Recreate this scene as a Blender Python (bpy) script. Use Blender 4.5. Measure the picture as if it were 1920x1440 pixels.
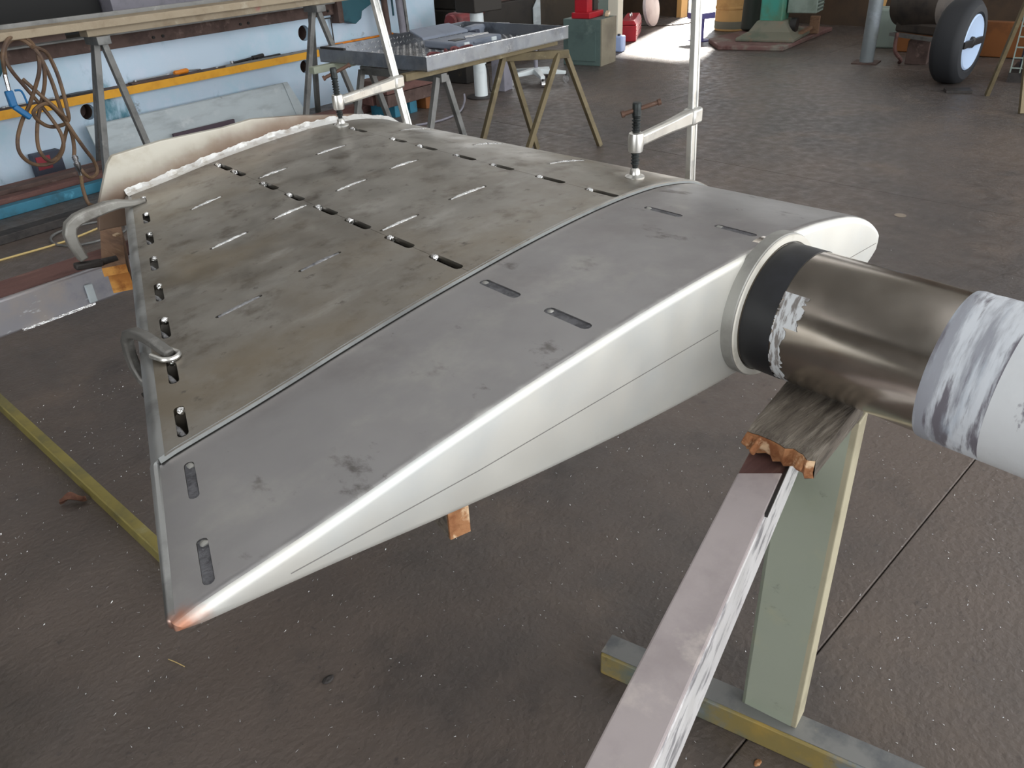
import bpy, bmesh, math, random
from mathutils import Vector, Matrix
from math import sin, cos, pi, radians, sqrt, hypot

for o in list(bpy.data.objects):
    bpy.data.objects.remove(o)
S = bpy.context.scene
C = S.collection
RND = random.Random(7)

# ------------------------------------------------------------------ camera
F_PX = 1500.0
YAW, PITCH, ROLL, CAM_H = radians(46.5), radians(30.5), radians(-3.0), 1.5
fw = Vector((cos(YAW)*cos(PITCH), sin(YAW)*cos(PITCH), -sin(PITCH)))
rt = Vector((sin(YAW), -cos(YAW), 0))
up = rt.cross(fw)
rt2 = rt*cos(ROLL) + up*sin(ROLL)
up2 = -rt*sin(ROLL) + up*cos(ROLL)
cam_d = bpy.data.cameras.new('camera')
cam = bpy.data.objects.new('camera', cam_d)
C.objects.link(cam)
cam_d.sensor_width = 36
cam_d.lens = F_PX/1920*36
cam_d.clip_start = 0.02
cam_d.clip_end = 200
mw = Matrix.Identity(4)
for i in range(3):
    mw[i][0], mw[i][1], mw[i][2] = rt2[i], up2[i], -fw[i]
mw[2][3] = CAM_H
cam.matrix_world = mw
S.camera = cam

# ------------------------------------------------------------------ world, sun, daylight, exposure
w = bpy.data.worlds.new('world')
S.world = w
w.use_nodes = True
bg = w.node_tree.nodes['Background']
bg.inputs[0].default_value = (0.88, 0.94, 1.0, 1)
bg.inputs[1].default_value = 2.4

def add_light(name, kind, energy, color=(1, 1, 1)):
    l = bpy.data.lights.new(name, kind)
    l.energy = energy
    l.color = color
    o = bpy.data.objects.new(name, l)
    C.objects.link(o)
    return o, l
sun_o, sun = add_light('sun', 'SUN', 38, (1, 0.95, 0.88))
sun.angle = radians(6)
sun_o.rotation_euler = Vector((-0.79, -0.31, -0.53)).to_track_quat('-Z', 'Y').to_euler()
# daylight entering through the open front side of the shed (behind the camera)
a_o, al = add_light('open_front_daylight', 'AREA', 410, (1.0, 0.985, 0.96))
al.shape = 'RECTANGLE'
al.size, al.size_y = 12.4, 3.6
a_o.location = (5.0, -4.3, 2.3)
a_o.rotation_euler = (radians(90), 0, 0)

ROOF_FILL = .92          # glow of unseen roof panels added for fill light
w_o, wl = add_light('side_fill_light', 'AREA', 150, (0.97, 0.99, 1.0))  # area lamp added to brighten faces turned towards the camera side
wl.shape = 'RECTANGLE'
wl.size, wl.size_y = 4.4, 2.2
w_o.location = (-5.9, -1.3, 2.1)
w_o.rotation_euler = (radians(90), 0, radians(-90))
S.view_settings.view_transform = 'Standard'
S.view_settings.look = 'None'
S.view_settings.gamma = 1
S.view_settings.use_curve_mapping = False
S.view_settings.exposure = 0.0

# ------------------------------------------------------------------ materials
def lin(c):
    out = []
    for v in c[:3]:
        v /= 255.0
        out.append(v/12.92 if v <= 0.04045 else ((v+0.055)/1.055)**2.4)
    return tuple(out) + (1,)
MATS = {}
def mat(name, col, rough=0.6, metal=0.0, layers=(), bump=0.0, bscale=80, rvar=0.0, stretch=None, spec=None):
    """layers: (colour, noise scale, lo, hi, seed[, stretch]) mixed over the base through thresholded noise"""
    m = bpy.data.materials.new(name)
    m.use_nodes = True
    nt = m.node_tree
    N, L = nt.nodes, nt.links
    b = N['Principled BSDF']
    b.inputs['Roughness'].default_value = rough
    b.inputs['Metallic'].default_value = metal
    if spec is not None:
        b.inputs['Specular IOR Level'].default_value = spec
    tc = N.new('ShaderNodeTexCoord')
    src = None
    for ly in layers:
        c2, sc, lo, hi, seed = ly[:5]
        st = ly[5] if len(ly) > 5 else (1, 1, 1)
        mp = N.new('ShaderNodeMapping')
        mp.inputs['Location'].default_value = (seed*3.1, seed*1.7, seed*2.3)
        mp.inputs['Scale'].default_value = st
        L.new(tc.outputs['Object'], mp.inputs[0])
        nz = N.new('ShaderNodeTexNoise')
        nz.inputs['Scale'].default_value = sc
        nz.inputs['Detail'].default_value = 7
        nz.inputs['Roughness'].default_value = 0.62
        L.new(mp.outputs[0], nz.inputs['Vector'])
        mr = N.new('ShaderNodeMapRange')
        mr.interpolation_type = 'SMOOTHSTEP'
        mr.inputs[1].default_value = lo
        mr.inputs[2].default_value = hi
        L.new(nz.outputs['Fac'], mr.inputs[0])
        mx = N.new('ShaderNodeMix')
        mx.data_type = 'RGBA'
        L.new(mr.outputs[0], mx.inputs[0])
        if src is None:
            mx.inputs[6].default_value = lin(col)
        else:
            L.new(src, mx.inputs[6])
        mx.inputs[7].default_value = lin(c2)
        src = mx.outputs[2]
    if src is None:
        b.inputs['Base Color'].default_value = lin(col)
    else:
        L.new(src, b.inputs['Base Color'])
    if rvar:
        nz = N.new('ShaderNodeTexNoise')
        nz.inputs['Scale'].default_value = 14
        nz.inputs['Detail'].default_value = 5
        L.new(tc.outputs['Object'], nz.inputs['Vector'])
        mr = N.new('ShaderNodeMapRange')
        mr.inputs[1].default_value = 0.3
        mr.inputs[2].default_value = 0.7
        mr.inputs[3].default_value = max(0.02, rough-rvar)
        mr.inputs[4].default_value = min(1, rough+rvar)
        L.new(nz.outputs['Fac'], mr.inputs[0])
        L.new(mr.outputs[0], b.inputs['Roughness'])
    if bump:
        nz = N.new('ShaderNodeTexNoise')
        nz.inputs['Scale'].default_value = bscale
        nz.inputs['Detail'].default_value = 6
        mp = N.new('ShaderNodeMapping')
        if stretch:
            mp.inputs['Scale'].default_value = stretch
        L.new(tc.outputs['Object'], mp.inputs[0])
        L.new(mp.outputs[0], nz.inputs['Vector'])
        bp = N.new('ShaderNodeBump')
        bp.inputs['Strength'].default_value = bump
        bp.inputs['Distance'].default_value = 0.01
        L.new(nz.outputs['Fac'], bp.inputs['Height'])
        L.new(bp.outputs[0], b.inputs['Normal'])
    MATS[name] = m
    return m

mat('concrete', (98, 87, 80), 0.48, 0, [((77, 72, 70), 0.8, .35, .7, 1), ((108, 95, 85), 1.7, .5, .8, 2), ((68, 63, 61), 4, .5, .85, 3), ((112, 105, 100), 60, .64, .8, 4), ((60, 56, 56), 25, .60, .8, 6)], bump=.35, bscale=60, rvar=.14)
mat('joint', (48, 44, 43), 0.9)
mat('plate', (164, 160, 153), 0.40, .80, [((142, 136, 127), 3.5, .38, .68, 1), ((182, 179, 173), 5, .52, .75, 5, (1, 2, 1)), ((122, 115, 106), 18, .50, .74, 7), ((146, 135, 118), 2, .50, .72, 9), ((112, 106, 98), 40, .60, .74, 12)], rvar=.10, bump=.03, bscale=40)
mat('fairing', (158, 156, 156), 0.40, .80, [((142, 138, 138), 3, .4, .7, 2), ((112, 108, 106), 9, .60, .70, 6, (1.6, 1, 1)), ((176, 174, 170), 6, .5, .8, 3), ((104, 98, 94), 24, .68, .76, 11)], rvar=.08, bump=.02, bscale=30)
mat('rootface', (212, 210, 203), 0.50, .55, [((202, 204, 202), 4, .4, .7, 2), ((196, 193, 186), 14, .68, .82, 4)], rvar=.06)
mat('bar_edge', (176, 177, 176), 0.42, .8, [((138, 138, 136), 9, .45, .7, 3)], rvar=.1)
mat('bright_weld', (250, 250, 250), 0.22, 1.0, [((205, 206, 210), 60, .5, .7, 1)], bump=.5, bscale=120)
mat('grey_weld', (150, 150, 152), 0.42, .8, [((110, 110, 114), 70, .45, .65, 1)], bump=.5, bscale=150)
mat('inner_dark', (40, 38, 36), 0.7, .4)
mat('tip_cream', (196, 192, 180), 0.5, .25, [((178, 170, 154), 9, .5, .7, 5), ((204, 202, 194), 3, .55, .75, 8)], rvar=.05)
mat('ground_metal', (245, 245, 243), 0.42, .6, [((214, 210, 202), 40, .5, .68, 1)], bump=.4, bscale=70)
mat('seam_grey', (122, 124, 123), 0.5, .5, [((98, 99, 98), 9, .45, .7, 3)])
mat('weld_fill', (112, 112, 116), 0.55, .6, [((84, 84, 88), 60, .42, .62, 3), ((140, 140, 142), 90, .58, .7, 5)], bump=.4, bscale=120)
mat('scribe', (118, 115, 112), .8)
mat('rust', (168, 92, 48), 0.8, .1, [((196, 130, 84), 22, .4, .7, 2)])
mat('stock_metal', (206, 198, 189), 0.21, .97, [((172, 162, 151), 2.2, .35, .75, 1), ((186, 180, 172), 4, .45, .85, 4)], rvar=.05)
mat('collar', (158, 157, 152), 0.5, .5, [((134, 132, 127), 9, .45, .7, 3)])
mat('collar_face', (214, 210, 200), 0.55, .2, [((190, 184, 172), 12, .5, .7, 3)])
mat('tape', (22, 23, 26), 0.45, 0, [((34, 35, 40), 14, .45, .7, 1)])
mat('white_paint', (206, 208, 210), 0.55, 0, [((186, 192, 200), 4, .42, .7, 9), ((120, 116, 126), 6, .62, .66, 5, (1, 2.2, 1))], bump=.12, bscale=50)
mat('brush_paint', (204, 208, 214), 0.55, 0, [((150, 152, 160), 3, .44, .56, 3, (1, 7, 1)), ((108, 104, 112), 4, .54, .62, 5, (1, 7, 1)), ((180, 190, 202), 5, .5, .7, 9, (1, 4, 1))], bump=.15, bscale=50)
mat('dab', (198, 200, 202), 0.6, .1, [((120, 114, 110), 16, .46, .6, 2, (2, 9, 2))])
mat('beam_mauve', (178, 168, 168), 0.55, .25, [((160, 150, 150), 7, .42, .7, 1), ((196, 186, 182), 16, .55, .75, 3)], rvar=.06)
mat('ground_bar', (226, 224, 224), 0.42, .35, [((150, 148, 152), 14, .5, .66, 2, (1, 1, 3)), ((236, 236, 234), 9, .55, .7, 4)], rvar=.1, bump=.1, bscale=60)
mat('zinc_green', (168, 174, 158), 0.55, .2, [((156, 164, 144), 3, .4, .7, 1), ((188, 184, 150), 5, .52, .75, 3), ((136, 140, 128), 22, .62, .76, 5)], rvar=.06)
mat('zinc_edge', (186, 178, 152), 0.55, .2, [((164, 156, 132), 9, .45, .7, 1)])
mat('zinc_yellow', (146, 130, 80), 0.6, .25, [((108, 118, 112), 5, .46, .66, 1), ((124, 132, 136), 7, .54, .7, 3), ((168, 142, 76), 9, .5, .7, 6), ((84, 82, 74), 18, .64, .76, 8)], rvar=.08)
mat('zinc_top', (126, 126, 124), 0.6, .25, [((96, 98, 100), 8, .45, .66, 1), ((146, 142, 130), 12, .55, .7, 3)])
mat('yellow_bar', (150, 138, 78), 0.6, .2, [((120, 114, 76), 7, .45, .7, 1), ((168, 164, 128), 4, .58, .72, 4)])
mat('old_wood', (118, 109, 98), 0.85, 0, [((78, 70, 62), 10, .42, .68, 1, (1, 6, 6)), ((146, 138, 126), 14, .52, .72, 2, (1, 7, 7)), ((58, 48, 42), 5, .62, .75, 3)], bump=.6, bscale=40, stretch=(1, 8, 8))
mat('end_wood', (160, 112, 74), 0.85, 0, [((128, 78, 44), 24, .42, .62, 1), ((214, 182, 146), 30, .52, .64, 2)], bump=.6, bscale=70)
mat('orange_wood', (188, 122, 56), 0.75, 0, [((226, 164, 84), 14, .5, .7, 1), ((150, 88, 36), 16, .56, .72, 3)])
mat('brown_wood', (140, 108, 84), 0.8, 0, [((112, 84, 66), 9, .45, .7, 1, (6, 1, 6)), ((164, 136, 110), 16, .56, .72, 3, (6, 1, 6))])
mat('zinc_clamp', (214, 212, 206), 0.34, .85, [((176, 176, 174), 16, .5, .7, 1)], rvar=.08)
mat('screw_dark', (62, 66, 66), 0.45, .7, [((40, 42, 42), 40, .45, .65, 1)])
mat('handle_rust', (96, 72, 60), 0.6, .5, [((140, 124, 112), 60, .58, .7, 2)])
mat('cast_grey', (150, 148, 142), 0.55, .5, [((116, 112, 106), 12, .45, .68, 1), ((178, 176, 170), 22, .55, .7, 3)], rvar=.08)
mat('dark_cast', (112, 110, 106), 0.55, .5, [((84, 82, 78), 12, .45, .68, 1), ((140, 138, 134), 22, .55, .7, 3)], rvar=.08)
mat('dark_iron', (66, 62, 60), 0.6, .5, [((44, 42, 42), 14, .45, .66, 1)])
mat('galv_beam', (152, 151, 156), 0.42, .5, [((168, 158, 150), 4, .48, .68, 1), ((122, 123, 136), 5, .50, .64, 3), ((186, 118, 106), 5, .62, .68, 6), ((216, 218, 224), 16, .60, .68, 8, (1, 1, 3))], rvar=.1)
mat('blue_paint', (204, 224, 242), 0.5, 0, [((188, 220, 238), 2.5, .45, .7, 1), ((70, 132, 150), 1.9, .58, .68, 12, (1, 1, .5)), ((212, 226, 244), 5, .5, .75, 3), ((66, 84, 84), 4, .66, .76, 6)], bump=.05)
mat('teal_paint', (40, 88, 100), 0.55, 0, [((28, 62, 74), 5, .45, .7, 1)])
mat('yellow_paint', (232, 168, 38), 0.5, 0, [((214, 150, 30), 7, .45, .7, 1), ((92, 66, 34), 26, .70, .80, 3)])
mat('rust_brown', (96, 78, 72), 0.8, .2, [((72, 56, 52), 6, .42, .68, 1), ((124, 104, 96), 12, .56, .72, 3)], bump=.2, bscale=50)
mat('rust_red', (112, 80, 74), 0.8, .2, [((84, 58, 56), 4, .42, .68, 1, (1, 5, 5)), ((134, 104, 94), 7, .56, .72, 3, (1, 5, 5))], bump=.2, bscale=50)
mat('bar_teal', (48, 116, 140), 0.55, 0, [((38, 78, 92), 4, .46, .68, 1), ((96, 176, 206), 5, .62, .74, 4)])
mat('black', (20, 20, 20), 0.7)
mat('pale_board', (186, 196, 200), 0.75, 0, [((166, 174, 178), 3, .45, .7, 1, (1, 1, 4)), ((120, 118, 120), 7, .64, .76, 3), ((204, 210, 212), 6, .55, .75, 6)])
mat('purple_strip', (84, 70, 80), 0.7)
mat('pale_beam', (166, 152, 130), 0.75, .1, [((146, 130, 108), 5, .45, .7, 1), ((188, 178, 160), 7, .56, .74, 3), ((182, 112, 108), 2.4, .66, .74, 8)], bump=.15)
mat('grey_steel', (126, 126, 124), 0.5, .5, [((100, 100, 98), 7, .45, .7, 1), ((150, 150, 146), 10, .56, .74, 2)])
mat('hose', (112, 88, 66), 0.6, 0, [((84, 66, 56), 8, .45, .66, 1), ((132, 108, 74), 10, .58, .72, 3)])
mat('blue_plastic', (26, 104, 158), 0.4)
mat('chrome', (222, 222, 224), 0.18, 1)
mat('red_dull', (150, 44, 56), 0.6, 0, [((112, 34, 46), 9, .45, .7, 1)])
mat('slate', (58, 62, 76), 0.6)
mat('orange_handle', (226, 134, 30), 0.45, 0, [((170, 96, 24), 20, .58, .72, 1)])
mat('tool_steel', (186, 188, 190), 0.3, .9)
mat('tool_black', (44, 42, 42), 0.5, .3)
mat('tray_alu', (150, 154, 160), 0.36, .9, [((124, 128, 136), 6, .45, .7, 1), ((182, 186, 190), 12, .58, .74, 3)], rvar=.1)
mat('tread_alu', (196, 196, 196), 0.26, .95, [((166, 168, 172), 10, .45, .7, 1)])
mat('case_grey', (120, 128, 142), 0.5, 0, [((104, 112, 126), 6, .45, .7, 1)])
mat('red_cord', (124, 70, 72), 0.7, 0, [((92, 50, 54), 18, .45, .7, 1)])
mat('trestle_olive', (118, 106, 80), 0.6, .3, [((98, 88, 68), 7, .45, .7, 1), ((150, 140, 112), 9, .56, .74, 2)])
mat('white_enamel', (222, 230, 232), 0.35, 0, [((200, 210, 214), 4, .5, .7, 1)])
mat('grey_paint', (134, 132, 142), 0.6, 0, [((112, 110, 116), 6, .45, .7, 1)])
mat('dark_machine', (52, 48, 44), 0.65, .2, [((36, 34, 34), 4, .45, .7, 1), ((82, 70, 58), 9, .62, .75, 3)])
mat('red_machine', (134, 52, 56), 0.6, 0, [((100, 62, 60), 6, .45, .7, 1), ((84, 36, 40), 14, .56, .74, 2)])
mat('cabinet_green', (96, 116, 112), 0.6, .1, [((76, 92, 90), 3, .42, .7, 1), ((120, 138, 132), 5, .56, .74, 2)])
mat('cabinet_tan', (150, 142, 124), 0.6, .1, [((124, 116, 102), 3, .42, .7, 1), ((176, 164, 138), 4, .58, .74, 2)])
mat('brass_bar', (200, 176, 146), 0.5, .3)
mat('red_paint', (176, 28, 42), 0.45, 0, [((150, 24, 38), 5, .45, .7, 1)])
mat('cream_post', (232, 226, 208), 0.5)
mat('pale_blue', (176, 196, 240), 0.5)
mat('white_plastic', (226, 214, 216), 0.5, 0, [((206, 192, 194), 5, .45, .7, 1)])
mat('mesh_dark', (70, 62, 58), 0.7, .3)
mat('violet_paint', (98, 92, 150), 0.55)
mat('ochre', (206, 164, 104), 0.7, 0, [((178, 136, 82), 3, .45, .7, 1)])
mat('dark_green', (46, 54, 48), 0.6)
mat('teal_machine', (64, 150, 136), 0.55, 0, [((84, 126, 102), 2.5, .44, .66, 1), ((120, 110, 88), 5, .62, .74, 3)])
mat('dusty_base', (120, 118, 104), 0.75, 0, [((98, 106, 92), 4, .44, .68, 1), ((140, 112, 92), 6, .58, .74, 2)])
mat('grey_box', (142, 156, 148), 0.6, 0, [((120, 134, 124), 4, .45, .7, 1)])
mat('louvre', (82, 92, 84), 0.6)
mat('plinth', (118, 88, 84), 0.8, 0, [((134, 130, 120), 3, .5, .66, 1), ((92, 60, 58), 6, .52, .7, 2)])
mat('column_paint', (132, 140, 144), 0.55, .2, [((112, 118, 116), 5, .45, .7, 1), ((156, 164, 176), 4, .58, .74, 2)])
mat('rubber', (38, 40, 44), 0.7)
mat('wheel_white', (186, 208, 238), 0.4)
mat('engine_dark', (66, 58, 52), 0.6, .2, [((42, 38, 36), 5, .42, .66, 1), ((134, 122, 110), 6, .64, .76, 3)])
mat('orange_paint', (128, 78, 36), 0.7, 0, [((104, 62, 28), 4, .45, .7, 1)])
mat('wall_far', (84, 78, 70), 0.85, 0, [((64, 60, 56), 1.2, .42, .68, 1), ((106, 96, 82), 2, .56, .74, 3)])
mat('wall_brown', (76, 60, 46), 0.85, 0, [((56, 46, 38), 2, .42, .68, 1)])
mat('roof_sheet', (118, 118, 116), 0.7, .2)
mat('outdoor_ground', (190, 180, 160), 0.9)
mat('shaving', (236, 236, 238), 0.25, 1)
mat('leaf', (112, 76, 58), 0.8, 0, [((92, 56, 44), 60, .45, .65, 1)])
mat('tan_disc', (136, 124, 110), 0.8)
mat('straw', (190, 166, 110), 0.7)
mat('grease', (34, 32, 32), 0.45)

def add_mask(name, col, build):
    # mix a stain or highlight colour over a material's base colour through a mask built from object coordinates
    m = MATS[name]; nt = m.node_tree; N, L = nt.nodes, nt.links
    b = N['Principled BSDF']; inp = b.inputs['Base Color']
    mx = N.new('ShaderNodeMix'); mx.data_type = 'RGBA'
    if inp.is_linked: L.new(inp.links[0].from_socket, mx.inputs[6])
    else: mx.inputs[6].default_value = inp.default_value
    mx.inputs[7].default_value = lin(col)
    tc = N.new('ShaderNodeTexCoord')
    L.new(build(N, L, tc.outputs['Object']), mx.inputs[0])
    L.new(mx.outputs[2], inp)
def nmath(N, L, op, a, b=None):
    n = N.new('ShaderNodeMath'); n.operation = op
    for i, v in enumerate((a, b)):
        if v is None: continue
        if isinstance(v, (int, float)): n.inputs[i].default_value = v
        else: L.new(v, n.inputs[i])
    return n.outputs[0]
def noise_out(N, L, vec, sc):
    n = N.new('ShaderNodeTexNoise'); n.inputs['Scale'].default_value = sc; n.inputs['Detail'].default_value = 5
    L.new(vec, n.inputs['Vector']); return n.outputs['Fac']
def ramp(N, L, v, lo, hi):
    mr = N.new('ShaderNodeMapRange'); mr.interpolation_type = 'SMOOTHSTEP'
    mr.inputs[1].default_value = lo; mr.inputs[2].default_value = hi
    L.new(v, mr.inputs[0]); return mr.outputs[0]
def rust_mask(N, L, vec):
    d = N.new('ShaderNodeVectorMath'); d.operation = 'DISTANCE'
    L.new(vec, d.inputs[0]); d.inputs[1].default_value = (-.958, .012, .008)
    v = nmath(N, L, 'ADD', d.outputs['Value'], nmath(N, L, 'MULTIPLY', noise_out(N, L, vec, 60), .03))
    mr = N.new('ShaderNodeMapRange'); mr.interpolation_type = 'SMOOTHSTEP'
    mr.inputs[1].default_value = .062; mr.inputs[2].default_value = .032
    L.new(v, mr.inputs[0]); return nmath(N, L, 'MULTIPLY', mr.outputs[0], .85)
def rim_highlight(N, L, vec):
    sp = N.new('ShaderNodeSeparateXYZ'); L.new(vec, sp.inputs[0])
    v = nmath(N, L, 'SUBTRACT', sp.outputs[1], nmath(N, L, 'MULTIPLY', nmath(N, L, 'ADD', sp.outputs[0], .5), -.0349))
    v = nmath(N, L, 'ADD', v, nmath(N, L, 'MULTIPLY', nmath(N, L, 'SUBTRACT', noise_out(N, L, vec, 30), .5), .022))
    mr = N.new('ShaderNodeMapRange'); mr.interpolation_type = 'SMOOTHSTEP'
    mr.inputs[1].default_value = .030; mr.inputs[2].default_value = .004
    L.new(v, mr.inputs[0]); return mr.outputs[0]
add_mask('fairing', (236, 235, 230), rim_highlight)  # pale rim: edge highlight put into the colour, along with a ground band
for nm in ('fairing', 'rootface', 'bar_edge'): add_mask(nm, (190, 112, 66), rust_mask)
def heat_mask(N, L, vec):
    sp = N.new('ShaderNodeSeparateXYZ'); L.new(vec, sp.inputs[0])
    x = nmath(N, L, 'SUBTRACT', sp.outputs[0], .126)
    c = nmath(N, L, 'SUBTRACT', .098, nmath(N, L, 'MULTIPLY', nmath(N, L, 'MULTIPLY', x, x), .23))
    v = nmath(N, L, 'ADD', nmath(N, L, 'SUBTRACT', sp.outputs[2], c), nmath(N, L, 'MULTIPLY', nmath(N, L, 'SUBTRACT', noise_out(N, L, vec, 14), .5), .05))
    mr = N.new('ShaderNodeMapRange'); mr.interpolation_type = 'SMOOTHSTEP'
    mr.inputs[1].default_value = .075; mr.inputs[2].default_value = .012
    L.new(v, mr.inputs[0]); return nmath(N, L, 'MULTIPLY', mr.outputs[0], .9)
add_mask('tip_cream', (106, 80, 62), heat_mask)

# ------------------------------------------------------------------ object helpers
MTX = {}
def link(o, parent=None):
    C.objects.link(o)
    if parent is not None:
        o.parent = parent
    return o
def tag(o, label, cat, group=None, kind=None):
    if label: o['label'] = label
    if cat: o['category'] = cat
    if group: o['group'] = group
    if kind: o['kind'] = kind
    return o
def thing(name, label, cat, loc=(0, 0, 0), rz=0.0, group=None):
    o = bpy.data.objects.new(name, None)
    o.empty_display_size = 0.1
    o.location = loc
    o.rotation_euler = (0, 0, rz)
    link(o)
    MTX[o.name] = Matrix.Translation(Vector(loc)) @ Matrix.Rotation(rz, 4, 'Z')
    return tag(o, label, cat, group)
def copy_thing(src, loc, rz, label):
    r = src.copy(); C.objects.link(r)
    r.location = loc; r.rotation_euler = (0, 0, rz); r['label'] = label
    for ch in list(src.children):
        c = ch.copy(); C.objects.link(c); c.parent = r
        for g in list(ch.children):
            e = g.copy(); C.objects.link(e); e.parent = c
    return r

class MB:
    """collects geometry; local=True when coordinates are already those of the parent"""
    def __init__(s):
        s.v = []; s.f = []
    def add(s, vs, fs):
        n = len(s.v)
        s.v += [Vector(p) for p in vs]
        s.f += [tuple(i+n for i in f) for f in fs]
        return s
    def box(s, c, size, rz=0.0, M=None):
        x, y, z = [q/2 for q in size]
        R = M if M is not None else Matrix.Rotation(rz, 3, 'Z')
        P = [Vector(c) + R @ Vector(q) for q in ((-x, -y, -z), (x, -y, -z), (x, y, -z), (-x, y, -z), (-x, -y, z), (x, -y, z), (x, y, z), (-x, y, z))]
        return s.add(P, [(0, 3, 2, 1), (4, 5, 6, 7), (0, 1, 5, 4), (1, 2, 6, 5), (2, 3, 7, 6), (3, 0, 4, 7)])
    def bar(s, p, q, wd, ht, upv=(0, 0, 1)):
        p, q = Vector(p), Vector(q)
        d = (q-p).normalized()
        a = d.cross(Vector(upv))
        if a.length < 1e-4: a = d.cross(Vector((1, 0, 0)))
        a.normalize(); b = a.cross(d)
        P = []
        for e in (p, q):
            for x, y in ((-1, -1), (1, -1), (1, 1), (-1, 1)):
                P.append(e + a*(x*wd/2) + b*(y*ht/2))
        return s.add(P, [(0, 1, 2, 3), (7, 6, 5, 4), (0, 4, 5, 1), (1, 5, 6, 2), (2, 6, 7, 3), (3, 7, 4, 0)])
    def cyl(s, p, q, r, n=20, r2=None, cap=True):
        p, q = Vector(p), Vector(q)
        r2 = r if r2 is None else r2
        d = (q-p).normalized()
        a = d.cross(Vector((0, 0, 1)))
        if a.length < 1e-4: a = Vector((1, 0, 0))
        a.normalize(); b = d.cross(a)
        P = []
        for e, rr in ((p, r), (q, r2)):
            for i in range(n):
                t = 2*pi*i/n
                P.append(e + (a*cos(t) + b*sin(t))*rr)
        fs = [(i, (i+1) % n, n+(i+1) % n, n+i) for i in range(n)]
        if cap: fs += [tuple(range(n))[::-1], tuple(range(n, 2*n))]
        return s.add(P, fs)
    def rev(s, o, axis, prof, n=48, ref=None, cap0=True, cap1=True):
        """revolve (t, r) profile about the axis through o"""
        o = Vector(o); d = Vector(axis).normalized()
        a = Vector(ref) if ref is not None else d.cross(Vector((0, 0, 1)))
        if a.length < 1e-4: a = Vector((1, 0, 0))
        a = (a - d*a.dot(d)).normalized(); b = d.cross(a)
        P = []
        for t, r in prof:
            for i in range(n):
                g = 2*pi*i/n
                P.append(o + d*t + (a*cos(g) + b*sin(g))*r)
        fs = []
        for j in range(len(prof)-1):
            for i in range(n):
                k = (i+1) % n
                fs.append((j*n+i, j*n+k, (j+1)*n+k, (j+1)*n+i))
        if cap0: fs.append(tuple(range(n))[::-1])
        if cap1: fs.append(tuple(range((len(prof)-1)*n, len(prof)*n)))
        return s.add(P, fs)
    def tube(s, pts, r, n=8, smooth=4, closed=False):
        pts = [Vector(p) for p in pts]
        if smooth > 1:
            out = []
            m = len(pts)
            for i in range(m-1):
                p0 = pts[max(i-1, 0)]; p1 = pts[i]; p2 = pts[i+1]; p3 = pts[min(i+2, m-1)]
                for j in range(smooth):
                    t = j/smooth
                    out.append(0.5*((2*p1) + (p2-p0)*t + (2*p0-5*p1+4*p2-p3)*t*t + (3*p1-p0-3*p2+p3)*t**3))
            out.append(pts[-1]); pts = out
        P = []; a = None
        for i, p in enumerate(pts):
            d = (pts[min(i+1, len(pts)-1)] - pts[max(i-1, 0)])
            if d.length < 1e-6: d = Vector((0, 0, 1))
            d.normalize()
            if a is None:
                a = d.cross(Vector((0, 0, 1)))
                if a.length < 1e-3: a = d.cross(Vector((1, 0, 0)))
            a = (a - d*a.dot(d)).normalized(); b = d.cross(a)
            rr = r[i*len(r)//len(pts)] if isinstance(r, (list, tuple)) else r
            for k in range(n):
                g = 2*pi*k/n
                P.append(p + (a*cos(g) + b*sin(g))*rr)
        fs = []
        for j in range(len(pts)-1):
            for i in range(n):
                k = (i+1) % n
                fs.append((j*n+i, j*n+k, (j+1)*n+k, (j+1)*n+i))
        fs += [tuple(range(n))[::-1], tuple(range((len(pts)-1)*n, len(pts)*n))]
        return s.add(P, fs)
    def prism(s, poly, ext):
        """closed polygon (3D points) extruded by ext"""
        n = len(poly); e = Vector(ext)
        P = [Vector(p) for p in poly] + [Vector(p)+e for p in poly]
        return s.add(P, [tuple(range(n))[::-1], tuple(range(n, 2*n))] + [(i, (i+1) % n, n+(i+1) % n, n+i) for i in range(n)])
    def grid(s, rows, flip=False):
        n = len(rows[0])
        P = [p for r in rows for p in r]
        fs = []
        for j in range(len(rows)-1):
            for i in range(n-1):
                q = (j*n+i, j*n+i+1, (j+1)*n+i+1, (j+1)*n+i)
                fs.append(q[::-1] if flip else q)
        return s.add(P, fs)
    def mesh(s, name, M=None):
        me = bpy.data.meshes.new(name)
        vs = [tuple((M @ p) if M is not None else p) for p in s.v]
        me.from_pydata(vs, [], s.f)
        me.update()
        return me
    def build(s, name, m, parent=None, local=False, bevel=0.0, seg=2, smooth=True, fix=True, angle=35, label=None):
        M = None
        if parent is not None and not local:
            q = parent
            while q.parent is not None: q = q.parent
            M = MTX[q.name].inverted() if q.name in MTX else None
        me = s.mesh(name, M)
        if fix:
            bm = bmesh.new(); bm.from_mesh(me)
            bmesh.ops.recalc_face_normals(bm, faces=bm.faces)
            bm.to_mesh(me); bm.free()
        o = bpy.data.objects.new(name, me)
        me.materials.append(MATS[m])
        if smooth:
            for p in me.polygons: p.use_smooth = True
            me.set_sharp_from_angle(angle=radians(angle))
        link(o, parent)
        if bevel:
            b = o.modifiers.new('bevel', 'BEVEL'); b.width = bevel; b.segments = seg; b.limit_method = 'ANGLE'; b.angle_limit = radians(40)
            b.harden_normals = False
        if label: o['label'] = label
        return o

def solo(o, label, cat, group=None):
    """a thing that is one mesh: move its origin to its base"""
    me = o.data
    xs = [v.co for v in me.vertices]
    c = Vector(((min(v.x for v in xs)+max(v.x for v in xs))/2, (min(v.y for v in xs)+max(v.y for v in xs))/2, min(v.z for v in xs)))
    me.transform(Matrix.Translation(-c)); o.location = c
    return tag(o, label, cat, group)

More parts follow.
